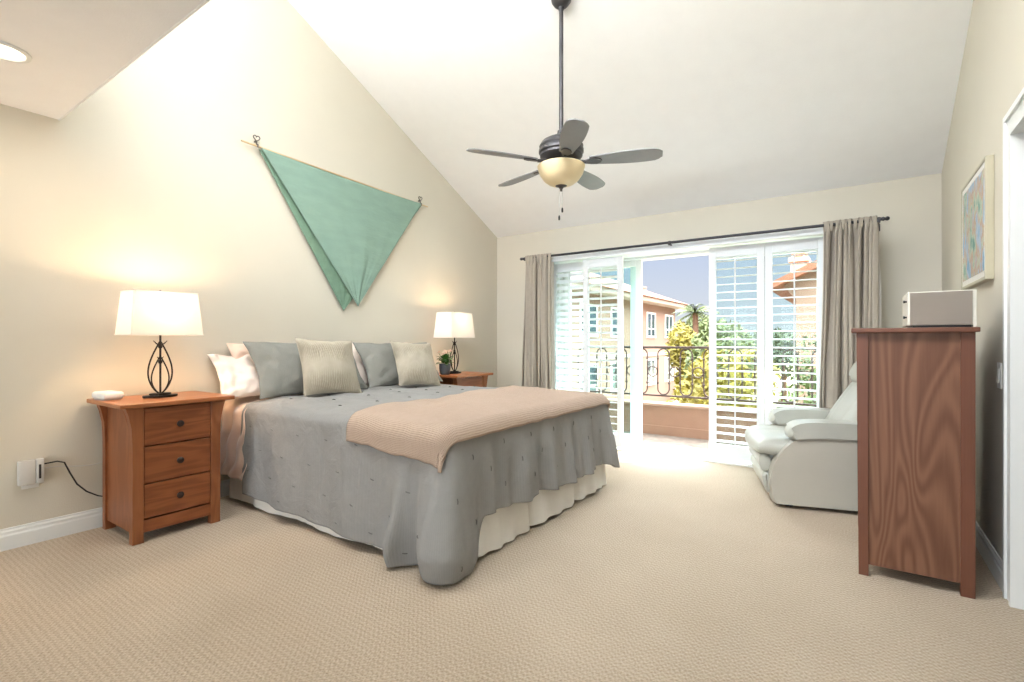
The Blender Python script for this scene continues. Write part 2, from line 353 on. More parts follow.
# door casing with stepped moulding, and the jamb
mb = MB()
for (a, b, t) in ((-.017, .09, .014), (-.0175, .008, .020), (.065, .0905, .024)):
    mb.box(XR-t, XR, DY1+a, DY1+b, 0, DZ+a)
    mb.box(XR-t, XR, DY0-b, DY0-a, 0, DZ+a)
    mb.box(XR-t, XR, DY0-b, DY1+b, DZ+a, DZ+b)
struct('trim_2', mb, M_white)
struct('trim_3', MB().box(XR, XR+.145, DY1-.018, DY1+.001, 0, DZ-.018).box(XR, XR+.145, DY0, DY0+.018, 0, DZ-.018).box(XR, XR+.145, DY0, DY1, DZ-.018, DZ).box(XR+.06, XR+.10, DY1-.03, DY1-.0185, 0, DZ-.02), M_white)
# baseboards with a stepped top
def baseboard(name, prof_dir, a0, a1, wallpos):
    mb = MB(); pr = [(0, 0), (.016, 0), (.016, .075), (.012, .085), (.012, .098), (.006, .108), (.006, .116), (0, .118)]
    if prof_dir == 'L': mb.prism([(wallpos+x, z) for x, z in pr], a0, a1, 'XZ')
    if prof_dir == 'R': mb.prism([(wallpos-x, z) for x, z in pr], a0, a1, 'XZ')
    if prof_dir == 'B': mb.prism([(wallpos-x, z) for x, z in pr], a0, a1, 'YZ')
    return struct(name, mb, M_white)
baseboard('baseboard_left', 'L', YR, YB, 0)
baseboard('baseboard_right', 'R', DY1+.09, YB, XR)
baseboard('baseboard_back', 'B', .016, .84, YB)
baseboard('baseboard_back', 'B', 3.74, XR-.016, YB)

# boxed frame that carries the shutters
mb = MB().box(.84, .90, 4.96, YB, 0, 2.11, .004).box(3.66, 3.72, 4.96, YB, 0, 2.11, .004).box(.90, 3.66, 4.96, YB, 2.065, 2.11, .004)
mb.box(.84, 3.72, 4.945, 4.96, 2.05, 2.075, .003)
struct('trim_4', mb, M_shut)
struct('trim_5', MB().box(.90, 3.66, 4.97, YB, 0, .012, .003).box(.90, 3.66, 5.02, 5.03, .012, .018), mat('floor_track_white', lin(235, 233, 228), .5))
# sliding glass door
def glass_panel(name, x0, x1, y, handle=None):
    r = struct(name, MB().box(x0, x0+.065, y-.02, y+.02, .02, 2.04, .004).box(x1-.065, x1, y-.02, y+.02, .02, 2.04, .004).box(x0+.065, x1-.065, y-.02, y+.02, .02, .10, .004).box(x0+.065, x1-.065, y-.02, y+.02, 1.975, 2.04, .004), M_white)
    MB().box(x0+.06, x1-.06, y-.005, y+.005, .09, 1.98).build('glass_pane', M_glass, r)
    if handle:
        hx = handle
        MB().box(hx-.014, hx+.014, y-.028, y-.019, .88, 1.08, .004).tube([(hx, y-.025, .90), (hx, y-.06, .91), (hx, y-.065, .98), (hx, y-.06, 1.05), (hx, y-.025, 1.06)], .008).build('door_handle', M_whitep, r, True)
    return r
glass_panel('door_1', .93, 1.845, 5.385)
glass_panel('door_2', .985, 1.925, 5.335, 1.89)
glass_panel('door_3', 2.62, 3.63, 5.385)
struct('trim_6', MB().box(.90, .93, YB, YB+.15, 0, 2.07).box(3.64, 3.68, YB, YB+.15, 0, 2.07).box(.93, 3.64, YB, YB+.15, 2.04, 2.07).box(.9, 3.68, YB, YB+.18, -.02, .02), M_white)

# ------------------------------------------------------------------ shutters
def shutter(x0, x1, y, label, tilt, arch=False):
    t = thing('shutter_panel', label, 'shutter', ((x0+x1)/2, y, .03), 0, 'plantation shutters over the sliding door')
    W = x1-x0; H = 2.015; st = .062; top = .10; bot = .13; h = W/2
    fr = MB().box(-h, -h+st, -.014, .014, 0, H, .003).box(h-st, h, -.014, .014, 0, H, .003).box(-h+st, h-st, -.013, .013, 0, bot, .003).box(-h+st, h-st, -.013, .013, H-top, H, .003)
    if arch:
        fr.tube([((h-st)*cos(a)*.95, -.014, H-.085+.055*sin(a)) for a in [pi*k/14 for k in range(15)]], .003, 6)
    fr.build('frame', M_shut, t)
    n = 24; z0 = bot; z1 = H-top; p = (z1-z0)/n
    lv = MB()
    for k in range(n):
        z = z0+(k+.5)*p
        prof = [(.040*cos(a), .0055*sin(a)) for a in [2*pi*i/10 for i in range(10)]]
        Mx = Matrix.Translation((0, 0, z)) @ Matrix.Rotation(radians(tilt), 4, 'X')
        lv.prism(prof, -h+st+.001, h-st-.001, 'YZ', M=Mx)
    lv.build('louvers', M_shut, t, True)
    dy = -.042*cos(radians(tilt))
    rod = MB().box(-.006, .006, dy-.012, dy-.002, z0+.02, z1-.02, .002)
    rod.build('tilt_rod', M_shut, t)
    return t
shutter(.925, 1.40, 5.10, 'white plantation shutter panel beside the left curtain, behind its neighbour', 38)
shutter(1.385, 1.845, 4.995, 'white plantation shutter panel with small arch on top rail, left of open doorway', -12, True)
shutter(2.695, 3.175, 5.06, 'white plantation shutter panel just right of the open doorway', 3)
shutter(3.18, 3.655, 5.06, 'white plantation shutter panel beside the right curtain', 3)

# ------------------------------------------------------------------ curtain rod and curtains
rod = thing('curtain_rod', 'long dark bronze curtain rod above the sliding doors', 'curtain rod', (0, 0, 0))
RY, RZ = 4.90, 2.112
MB().tube([(.66, RY, RZ), (2.36, RY, RZ), (4.03, RY, RZ)], .013, 12).build('pole', M_rod, rod, True)
for x in (.68, 2.36, 4.01):
    MB().box(x-.022, x+.022, YB-.008, YB, RZ-.03, RZ+.03, .002).box(x-.008, x+.008, RY, YB-.005, RZ-.022, RZ-.010, .001).box(x-.012, x+.012, RY-.015, RY+.015, RZ-.026, RZ-.010, .002).lathe([(.016, -.012), (.018, 0), (.016, .012)], 12, (x, RY, RZ), 'X').build('bracket', M_bronze, rod, True)
for x, s_ in ((.66, -1), (4.03, 1)):
    MB().lathe([(0, 0), (.014, .0), (.017, .012), (.010, .02), (.018, .034), (.012, .048), (0, .052)], 14, (0, 0, 0), 'X', Matrix.Translation((x, RY, RZ)) @ Matrix.Scale(s_, 4, (1, 0, 0))).build('finial', M_bronze, rod, True)
def curtain(x0, x1, xb0, xb1, label, seed, side):
    rnd = random.Random(seed)
    z1, z0 = 2.142, .015; N = 9
    ph = [rnd.uniform(-1.5, 1.5) for _ in range(N+2)]
    def f(u, v):   # u across, v from top (0) to hem (1)
        z = z1+(z0-z1)*v
        k = min(1, v/.06)
        gather = 0.5 - 0.5*cos(pi*min(1, v*1.3))
        xa = x0+(xb0-x0)*gather; xb = x1+(xb1-x1)*gather
        g = (u+.03*sin(2*pi*u*2+seed)+.018*sin(2*pi*u*5+seed*2)-.03*sin(seed)-.018*sin(seed*2))*N; g = min(max(g, 0), N-1e-6); i = int(min(N-1, g)); fr_ = g-i
        phs = ph[i]*(1-fr_)+ph[i+1]*fr_
        A = .010+.024*k
        y = RY + A*sin(2*pi*g+phs*v*2.5) + .012*k*sin(5*g+3*v+seed) - .004
        x = xa+(xb-xa)*u + .012*k*cos(2*pi*g*2+phs) + .01*sin(6*v+g)*v
        if v < .06: y += .006*sin(2*pi*g*3)
        return (x, y, z)
    r = thing('curtain', label, 'curtain', (0, 0, 0), 0, 'taupe curtains on the rod')
    o = solid(MB().grid(f, 150, 60, uv=(1.1, 2.1)).build('curtain_panel', M_curt, r, True, angle=180), .003)
    def f2(u, v):
        p = f(u, v); return ((p[0] if side > 0 else p[0]), RY+.058+.006*sin(u*30), p[2]-.0)
    a, b = (x0+.02, x1+.012) if side > 0 else (x0-.01, x1-.04)
    def f3(u, v):
        g = .5-.5*cos(pi*min(1, v*1.3)); xa = x0+(xb0-x0)*g; xb = x1+(xb1-x1)*g
        if side > 0: xb += .03*min(1, v*4)
        return (xa+(xb-xa)*u, RY+.055+.008*sin(u*34+v), z1-.03+(z0+.02-z1)*v)
    solid(MB().grid(f3, 80, 12).build('lining', M_lining, r, True, angle=180), .002)
    tp = MB()
    for k in range(N):
        xx = x0+(x1-x0)*(k+.5)/N
        for d in (-.008, 0, .008): tp.tube([(xx+d, RY-.018, z1-.005), (xx+d*.4, RY-.02, z1-.085)], [.006, .004], 6)
    tp.build('pinch_pleats', M_curt, r, True)
    return r
curtain(.685, 1.03, .655, 1.045, 'taupe linen curtain hanging left of the shutters, behind the bed', 3, -1)
curtain(3.635, 4.00, 3.61, 4.0, 'taupe linen curtain hanging right of the shutters, behind the recliner', 8, 1)

# ------------------------------------------------------------------ bed
BX0, BX1, BY0, BY1, BZ = .10, 2.20, 1.84, 3.70, .72
bed = thing('bed', 'king bed with white pleated skirt, headboardless against the left wall', 'bed', ((BX0+BX1)/2, (BY0+BY1)/2, 0))
def off(mb): return mb
bl = bed.location
Tm = Matrix.Translation(-Vector((bl.x, bl.y, 0)))
def bpart(mb, name, m, smooth=False, par=None):
    bmesh.ops.transform(mb.bm, matrix=Tm, verts=mb.bm.verts); return mb.build(name, m, par or bed, smooth)
bpart(MB().box(BX0, BX1-.01, BY0+.01, BY1-.01, .44, .70, .06, 4), 'mattress', M_matt, True)
bpart(MB().box(BX0, BX1-.02, BY0+.02, BY1-.02, .19, .435, .02, 3), 'box_spring', M_matt, True)
bpart(MB().box(BX0, BX1-.05, BY0+.05, BY1-.05, .15, .186, .004), 'frame', M_black)
for (x, y) in ((BX0+.12, BY0+.10), (BX1-.42, BY0+.06), (BX0+.12, BY1-.1), (BX1-.2, BY1-.1), (BX0+1.0, (BY0+BY1)/2)):
    bpart(MB().lathe([(0, 0), (.028, 0), (.03, .02), (.02, .03), (.02, .152), (0, .152)], 14, (x, y, 0)), 'leg', M_black, True)
# skirt: pleated sheet round three sides
pth = []
def arc(cx, cy, r, a0, a1, n=8): return [(cx+r*cos(a0+(a1-a0)*i/n), cy+r*sin(a0+(a1-a0)*i/n)) for i in range(n+1)]
pth = [(BX0+.02, BY0)]+[(BX0+.02+i*(BX1-.10-BX0)/120, BY0) for i in range(1, 120)]+arc(BX1-.05, BY0+.05, .05, -pi/2, 0)+[(BX1, BY0+.05+i*(BY1-BY0-.1)/110) for i in range(1, 110)]+arc(BX1-.05, BY1-.05, .05, 0, pi/2)+[(BX1-.05-i*(BX1-BX0-.05)/60, BY1) for i in range(1, 61)]
cum = [0]
for a, b in zip(pth, pth[1:]): cum.append(cum[-1]+math.hypot(b[0]-a[0], b[1]-a[1]))
def skirt(u, v):
    i = int(round(u*(len(pth)-1))); x, y = pth[i]
    a = pth[max(0, i-1)]; b = pth[min(len(pth)-1, i+1)]; tx, ty = b[0]-a[0], b[1]-a[1]; L = math.hypot(tx, ty) or 1; nx, ny = ty/L, -tx/L
    s = cum[i]; d = v
    o = d*(.014+.022*(.5+.5*sin(s*13+2*sin(s*3.1))) + .010*sin(s*37+1.2*sin(s*5)))
    pleat = math.exp(-((s % .62-.31)/.018)**2)*-.03*d
    o += pleat + d*.02
    if ny < -.9 and y < BY0+.02: o *= .35
    return (x+nx*o, y+ny*o, .43-(.412 - .008*sin(s*9))*v)
bpart(MB().grid(skirt, len(pth)-1, 12), 'bed_skirt', M_skirt, True)

# generic drape of cloth over the mattress block
DX1, DY_0, DY_1, RR = BX1-.03, BY0+.04, BY1-.04, .075
def nz(x, y, z=0): return noise.noise(Vector((x, y, z)))
def drape(x, y, offn=0.0, flare=1.0, zmin=.012):
    cx = min(x, DX1); cy = min(max(y, DY_0), DY_1)
    ex, ey = x-cx, y-cy; e = math.hypot(ex, ey)
    # top undulation
    top = BZ+.014*nz(x*2.2, y*2.2, 1)+.010*nz(x*5+y*2, y*6, 4)+.005*nz(x*15, y*7, 7)
    edge = min(max(0, (DX1-x)/.22), max(0, (y-DY_0)/.22), max(0, (DY_1-y)/.22), 1)
    top += .022*(1-(1-edge)**2)
    if e < 1e-6:
        return Vector((cx, cy, top+offn))
    dx, dy = ex/e, ey/e
    # perimeter coordinate
    if ex > 0 and ey == 0: pc = 1.2+(cy-DY_0)
    elif ey < 0: pc = -(DX1-cx) + (atan2(ex, -ey)/(pi/2))*1.2
    else: pc = 1.2+(DY_1-DY_0) + (atan2(-0+ey, ex)/(pi/2))*1.2 + (DX1-cx)
    q = RR*pi/2
    if e < q:
        h = RR*sin(e/RR); dr = RR*(1-cos(e/RR)); hang = 0
    else:
        h = RR; dr = RR+(e-q); hang = e-q
    corner = abs(dx*dy)*2 if (ex > 0 and ey != 0) else 0
    g = min(1, hang/.5)
    amp = (.020+.05*corner)*g*flare
    if ey < 0 and ex <= 0: amp *= .75
    fold = amp*(sin(pc*15+1.3*sin(pc*3.7))+.45*sin(pc*31+2*sin(pc*2.2)+1))
    fold += .012*min(1, hang/.1)*nz(pc*5, hang*4, 2)*flare + .006*nz(pc*16, hang*2.2, 5)*min(1, hang/.1)
    out = h+fold+(.05+.16*corner)*g*g*flare + offn*(1 if e > q else sin(e/RR))
    z = top-dr+offn*(cos(min(e/RR, pi/2)))
    if z < zmin+.02:
        ov = (zmin+.02)-z; z = zmin+.02*math.exp(-ov*10); out += ov*.25
    return Vector((cx+dx*out, cy+dy*out, z))
# perimeter of the hanging cloth: near side, rounded near corner, foot, far corner, far side
XH = .33
def gs(s, c, w_): return math.exp(-((s-c)/w_)**2)
def lerp_tab(t, s):
    if s <= t[0][0]: return t[0][1]
    for (a, va), (b, vb) in zip(t, t[1:]):
        if s <= b: k = (s-a)/(b-a); k = k*k*(3-2*k); return va+(vb-va)*k
    return t[-1][1]
FL = DY_1-DY_0                       # straight length of the foot
CR = .14                             # perimeter length given to a corner
S0, S1, S2, S3 = -(DX1-XH), 0, CR, CR+FL
S4 = S3+CR; S5 = S4+(DX1-XH)
HEM = [(S0, .10), (-1.3, .085), (-.8, .06), (-.36, .055), (-.27, .016), (.17, .014), (.26, .06), (.34, .235), (.8, .225), (1.3, .20), (1.75, .215), (S3-.05, .20), (S3+.07, .145), (S4+.1, .22), (S5, .25)]
def comf_s(s, v):
    """s along the perimeter (m), v: 0 spine .. 1 hem"""
    if s < S1: cx, cy, nx, ny = DX1+s, DY_0, 0, -1
    elif s < S2: th = (s-S1)/CR*pi/2; cx, cy, nx, ny = DX1, DY_0, sin(th), -cos(th)
    elif s < S3: cx, cy, nx, ny = DX1, DY_0+(s-S2), 1, 0
    elif s < S4: th = (s-S3)/CR*pi/2; cx, cy, nx, ny = DX1, DY_1, cos(th), sin(th)
    else: cx, cy, nx, ny = DX1-(s-S4), DY_1, 0, 1
    VT, VE = .30, .42
    if v < VT:                       # the flat top, from a spine line out to the edge
        k = v/VT; mx, my = min(cx, DX1-.8), (DY_0+DY_1)/2
        if s >= S1 and s <= S4 or cx > DX1-.8: mx = DX1-.8
        return drape(mx+(cx-mx)*k, my+(cy-my)*k)
    top = drape(cx, cy).z
    if v < VE:
        a = (v-VT)/(VE-VT)*pi/2; h, dr, hang = RR*sin(a), RR*(1-cos(a)), 0
    else:
        k = (v-VE)/(1-VE); zh = lerp_tab(HEM, s)+.007*nz(s*6, 3, 1); hang = (top-RR-zh)*k; h, dr = RR, RR+hang
    g = min(1, hang/.5)
    near = 1 if s < S2+.3 else 0
    o = .03*g*(1-.6*gs(s, -.2, .3)) + .013*min(1, hang/.08)*nz(s*6, hang*3.5, 2)+.005*nz(s*19, hang*3, 5)*min(1, hang/.1)
    # the gathered near corner
    kk = max(0, (v-.88)/.12)
    o += g**1.7*(.115*gs(s, -.235, .045)*(1-.25*kk*kk)-.04*gs(s, -.125, .03))+g**1.1*(.125*gs(s, .055, .13)-.035*gs(s, .125, .03)*g-.035*gs(s, .30, .035))*(1-.30*kk*kk)
    # broad soft waves on the near side, closer folds on the foot
    if s < -.3: o += g*min(1, (-.3-s)/.2)*(.013*sin(s*9+.5)+.009*sin(s*19+1.4)+.012*gs(s, -.55, .06)-.01*gs(s, -.42, .05))
    if S2+.2 < s < S3+.05:
        f_ = min(1, (s-S2-.2)/.1); o += f_*.02*g; o += f_*min(1, hang/.25)*(.024*sin(s*21+1.5*sin(s*5.3))+.013*sin(s*47+2*sin(s*4)))
    o += .035*g*gs(s, S3+.07, .09)
    # lateral lean of the corner bundle
    sh = .03*g*(gs(s, .06, .15))
    return Vector((cx+nx*(h+o)-ny*sh*0, cy+ny*(h+o), top-dr))
svals = []
def addr(a, b, n_):
    for i in range(n_): svals.append(a+(b-a)*i/n_)
addr(S0, -.4, 70); addr(-.4, 0, 50); addr(0, S2, 30); addr(S2, S2+.35, 34); addr(S2+.35, S3, 120); addr(S3, S4, 22); addr(S4, S5, 40); svals.append(S5)
def comf(u, v):
    i = int(round(u*(len(svals)-1))); s = svals[i]; p = comf_s(s, v)
    if s < -.2: p.x += .10*max(0, v-.42)*(s/S0)**4      # head hem leans with the drop
    return p
mb = MB().grid(comf, len(svals)-1, 84, uv=(4.0, 1.6))
cf = mb.build('comforter', M_comf, None, True, angle=180)
solid(cf, .012, -1)
tag(cf, 'grey linen quilted comforter with small tufts, draped over the king bed', 'comforter')
M_tuft = mat('tuft_thread', lin(104, 102, 100), .8)
def tuft(p, n_, d):
    d = d.normalized()*.013
    MB().tube([p-d+n_*.001, p+n_*.004, p+d+n_*.001], .0028, 5).build('tuft', M_tuft, cf, True)
for i in range(7):
    for j in range(6):
        x = .62+i*.27; y = DY_0+.12+j*.30+(.15 if i % 2 else 0)
        if y > DY_1 or x > 1.45: continue
        p = drape(x, y); tuft(p, Vector((0, 0, 1)), Vector((1, .2, 0)))
for r_, vv in enumerate((.50, .66, .82, .94)):
    k = 0; s = S0+.12+(.14 if r_ % 2 else 0)
    while s < S3:
        if not (r_ == 3 and s > .3):
            p = comf_s(s, vv); a = comf_s(s+.01, vv)-p; b = comf_s(s, vv+.01)-p; n_ = a.cross(b).normalized()
            if (p-Vector((1.2, 2.8, p.z))).dot(n_) < 0: n_ = -n_
            tuft(p, n_, a+b*.15 if s < .1 else b)
        s += .28

# blush blanket across the foot
BOFF = .012
def blank(u, v):
    x = 1.44+.06*(1-v)+(DX1+.105-1.44-.06*(1-v))*u
    y0 = DY_0-.17-.055*u
    y = y0+(DY_1+.14-y0)*v
    x += .012*sin(v*9+1)*(1-u)
    p = drape(x, y, BOFF+.003*sin(v*40)*0, 1)
    return p
bk = MB().grid(blank, 70, 170, uv=(.85, 2.2)).build('throw_blanket', M_blank, None, True, angle=180)
solid(bk, .012, 1); tag(bk, 'blush pink knitted throw blanket laid across the foot of the bed', 'blanket')
hm = MB()
ed = [blank(0, i/120) for i in range(121)]+[blank(i/40, 1) for i in range(1, 41)]+[blank(1, 1-i/120) for i in range(1, 121)]+[blank(1-i/40, 0) for i in range(1, 40)]
hm.tube([p+Vector((0, 0, .004)) for p in ed], .006, 6, closed=True)
hm.build('edging', M_blank, bk, True)

# peach sheet edge hanging at the head end of the near side
def sheet(u, v):
    x = .035+.325*u; y = DY_0+.55-1.12*v
    p = drape(x, y, -.006, .5)
    if y < DY_0: p.x += .02*sin(v*30)*v + .05*v*u; p.y += -.018*abs(sin(u*8+v*9))*min(1, (DY_0-y)/.1)
    return p
sh = MB().grid(sheet, 40, 80).build('bed_sheet', M_peach, None, True, angle=180); solid(sh, .003)
tag(sh, 'peach satin sheet edge hanging beside the left nightstand', 'sheet')

# ------------------------------------------------------------------ pillows
def pillow(name, wd, ht, th, m, loc, tilt, yaw, label, cat, seed=0, pinch=.07, wr=.006, flange=0, roll=0, piping=False, exps=.5):
    """lies in its local YZ plane (width Y, height Z), thickness X; stands on its lower edge at loc"""
    def f(sgn):
        def g(u, v):
            a, b = 2*u-1, 2*v-1
            # soften param near edges
            a_ = sin(a*pi/2); b_ = sin(b*pi/2)
            prof = ((max(0, 1-abs(a_)**2.6))*(max(0, 1-abs(b_)**2.6)))**exps
            yy = a_*wd/2*(1-pinch*(1-b_*b_)); zz = b_*ht/2*(1-pinch*(1-a_*a_))
            t = th/2*prof*(.72+.28*(1-a_*a_)*(1-b_*b_))
            w_ = wr*(nz(a_*2.4+seed, b_*2.4, seed)+.6*nz(a_*7+seed, b_*4, seed+3))*min(1, prof*2.5)*2
            # corner creases
            cr_ = wr*.9*sin(12*(abs(a_)+abs(b_))+seed)*max(0, abs(a_*b_)-.25)*min(1, prof*4)
            return (sgn*t+w_+cr_, yy+.006*nz(b_*3, seed, 1), zz+ht/2+.006*nz(a_*3, seed, 2))
        return g
    mb = MB(); mb.grid(f(1), 40, 34, uv=(wd, ht)); mb.grid(f(-1), 40, 34, uv=(wd, ht))
    bmesh.ops.remove_doubles(mb.bm, verts=mb.bm.verts, dist=.0015)
    r = mb.build(name, m, None, True, angle=180)
    r.location = loc; r.rotation_euler = (radians(roll), radians(tilt), radians(yaw))
    tag(r, label, cat, {'pillow': 'plain pillows at the back', 'pillow_sham': 'grey pillow shams', 'cushion': 'beige cushions on the bed'}[name])
    if piping:
        c = []
        for k in range(4):
            for i in range(20):
                t_ = -1+2*i/20
                a, b = [(t_, -1), (1, t_), (-t_, 1), (-1, -t_)][k]
                a_ = sin(a*pi/2); b_ = sin(b*pi/2)
                c.append((0, a_*wd/2*(1-pinch*(1-b_*b_)), b_*ht/2*(1-pinch*(1-a_*a_))+ht/2))
        MB().tube(c, .004, 6, closed=True).build('piping', m, r, True)
    return r
ZP = BZ+.02
pillow('pillow', .80, .42, .17, M_peach, (.215, 2.24, ZP+.01), -24, 0, 'peach satin pillow behind the left grey sham', 'pillow', 2, wr=.012)
pillow('pillow', .62, .40, .14, M_satinw, (.30, 2.00, ZP-.0), -38, -6, 'ivory satin pillow with crumpled corner, beside the near nightstand', 'pillow', 5, wr=.016, pinch=.11)
pillow('pillow', .80, .42, .16, M_satinw, (.215, 3.25, ZP+.01), -24, 0, 'ivory pillow hidden behind the far grey sham', 'pillow', 11)
pillow('pillow_sham', .95, .47, .21, M_sham, (.42, 2.36, ZP), -30, 0, 'grey linen pillow sham nearest the left lamp, behind a beige cushion', 'pillow', 7, wr=.010, pinch=.09)
pillow('pillow_sham', .93, .46, .21, M_sham, (.42, 3.31, ZP), -30, 0, 'grey linen pillow sham nearest the far lamp', 'pillow', 9, wr=.010, pinch=.09)
pillow('cushion', .46, .45, .19, M_cush, (.66, 2.32, ZP+.012), -24, -6, 'beige ribbed square cushion leaning on the near grey sham', 'cushion', 13, wr=.005, piping=True, pinch=.08, roll=-3)
pillow('cushion', .44, .43, .19, M_cush, (.66, 3.22, ZP+.012), -26, -8, 'beige ribbed square cushion leaning on the far grey sham', 'cushion', 15, wr=.005, piping=True, pinch=.08, roll=-4)

# ------------------------------------------------------------------ nightstands
def nightstand(y, label):
    """x from the wall, front faces +X"""
    t = thing('nightstand', label, 'nightstand', (0.02, y, 0), 0, 'nightstands beside the bed')
    D, Wd, H = .50, .47, .775; hw = Wd/2
    MB().box(.0, .545, -.305, .305, H, H+.025, .005).build('top', M_cherry_top, t)
    # legs: posts that flare towards the top at the outer side
    for sy in (-1, 1):
        for (xa, xb) in ((.03, .075), (D-.05, D)):
            pr = [(sy*(hw-.055), 0), (sy*hw, 0), (sy*hw, H-.22), (sy*(hw+.004), H-.12), (sy*(hw+.016), H-.05), (sy*(hw+.034), H), (sy*(hw-.055), H)]
            MB().prism(pr, xa, xb, 'YZ', .002, 1).build('leg', M_cherry, t)
    for sy in (-1, 1):
        MB().box(.07, D-.045, sy*(hw-.035), sy*(hw-.012), .055, H-.001).build('side_panel', M_cherry, t)
    MB().box(.035, .05, -hw+.03, hw-.03, .06, H-.002).box(.05, D-.03, -hw+.03, hw-.03, .10, .115).build('carcass', M_cherry, t)
    MB().box(D-.03, D-.008, -hw+.05, hw-.05, .055, .125, .002).build('apron', M_cherry_h, t)
    hs = [(.135, .328), (.336, .542), (.550, .765)]
    for a, b in hs:
        d = MB().box(D-.026, D-.006, -hw+.058, hw-.058, a, b, .002).build('drawer', M_cherry_h, t)
        MB().lathe([(.0085, 0), (.008, .012), (.017, .017), (.0195, .024), (.014, .030), (0, .032)], 16, (D-.006, 0, (a+b)/2), 'X').build('knob', M_knob, d, True)
    return t
nightstand(1.34, 'cherry wood three-drawer nightstand nearest the camera, left of the bed')
nightstand(4.13, 'cherry wood nightstand on the far side of the bed, by the left curtain')

def table_lamp(loc, label, power, bend=0):
    t = thing('table_lamp', label, 'lamp', loc, 0, 'table lamps on the nightstands')
    MB().prism([(.055*cos(a)*1.0, .095*sin(a)) for a in [2*pi*i/24 for i in range(24)]], 0, .014, 'XY', .004, 2).prism([(.035*cos(a), .06*sin(a)) for a in [2*pi*i/24 for i in range(24)]], .014, .026, 'XY', .004, 2).build('base', M_blackm, t, True)
    MB().tube([(0, 0, .02), (0, 0, .20), (0, 0, .41)], .006, 10).lathe([(.010, 0), (.012, .01), (.010, .02)], 12, (0, 0, .305)).lathe([(.010, 0), (.012, .01), (.010, .02)], 12, (0, 0, .21)).build('stem', M_blackm, t, True)
    mb = MB()
    for sy in (-1, 1):
        for (wd, z1, r) in ((.062, .345, .0048), (.044, .25, .0042)):
            mb.tube([(0, sy*wd*sin(pi*min(1, (k/16)**.8*.97+.03))+sy*.004, .026+(z1-.026)*k/16) for k in range(17)], r, 8)
        mb.tube([(0, 0, .325), (0, sy*.02, .333), (0, sy*.038, .352)], [.005, .004, .002], 8)
        mb.tube([(0, 0, .238), (0, sy*.010, .242), (0, sy*.018, .252)], [.004, .003, .0015], 8)
    mb.build('scroll', M_blackm, t, True)
    zb, zt = .385, .655; bx, by, tx, ty = .13, .195, .105, .172
    def ring(z, a, b): return [(-a, -b, z), (a, -b, z), (a, b, z), (-a, b, z)]
    m2 = MB(); A = [m2.bm.verts.new(p) for p in ring(zb, bx, by)]; B = [m2.bm.verts.new(p) for p in ring(zt, tx, ty)]
    for i in range(4): m2.bm.faces.new((A[i], A[(i+1) % 4], B[(i+1) % 4], B[i]))
    bmesh.ops.bevel(m2.bm, geom=[e for e in m2.bm.edges if abs(e.verts[0].co.z-e.verts[1].co.z) > .1], offset=.006, segments=2, affect='EDGES')
    sh_ = m2.build('lamp_shade', M_shade, t); solid(sh_, .002)
    MB().tube(ring(zb+.003, bx, by), .003, 6, closed=True).build('lower_trim', M_shade, sh_)
    MB().tube(ring(zt-.003, tx, ty), .003, 6, closed=True).build('upper_trim', M_shade, sh_)
    MB().tube([(-tx, 0, zt-.012), (tx, 0, zt-.012)], .0018, 6).tube([(0, -ty, zt-.012), (0, ty, zt-.012)], .0018, 6).tube([(0, 0, .40), (0, .05, .46), (0, .05, .58), (0, 0, zt-.012)], .0018, 6).tube([(0, 0, .40), (0, -.05, .46), (0, -.05, .58), (0, 0, zt-.012)], .0018, 6).build('harp', M_blackm, t, True)
    MB().lathe([(0, 0), (.004, 0), (.006, .008), (.008, .014), (.005, .022), (0, .025)], 12, (0, 0, zt-.01)).build('finial', M_blackm, t, True)
    MB().lathe([(0, 0), (.013, .0), (.013, .03), (.02, .05), (.03, .075), (.028, .095), (.015, .112), (0, .116)], 16, (0, 0, .405)).build('bulb', M_bulb, t, True)
    L = bpy.data.lights.new('lamp_glow', 'POINT'); L.energy = power; L.color = (1, .69, .41); L.shadow_soft_size = .035
    lo = bpy.data.objects.new('lamp_glow', L); S.collection.objects.link(lo); lo.parent = t; lo.location = (0, 0, .585)
    return t
table_lamp((.28, 1.33, .80), 'lit table lamp with rectangular linen shade on the near nightstand', 6)
table_lamp((.28, 4.11, .80), 'table lamp with rectangular shade beside a small plant on the far nightstand', 2.6)

# small white router on the near nightstand
rt = thing('router', 'small rounded white box on the near nightstand, left of the lamp', 'router', (.16, 1.10, .80), radians(4))
MB().box(-.08, .08, -.055, .055,   .004, .048, .016, 4).build('body', M_whitep, rt, True)
MB().box(-.07, .07, -.045, .045, 0, .006, .002).build('base', M_greyp, rt)

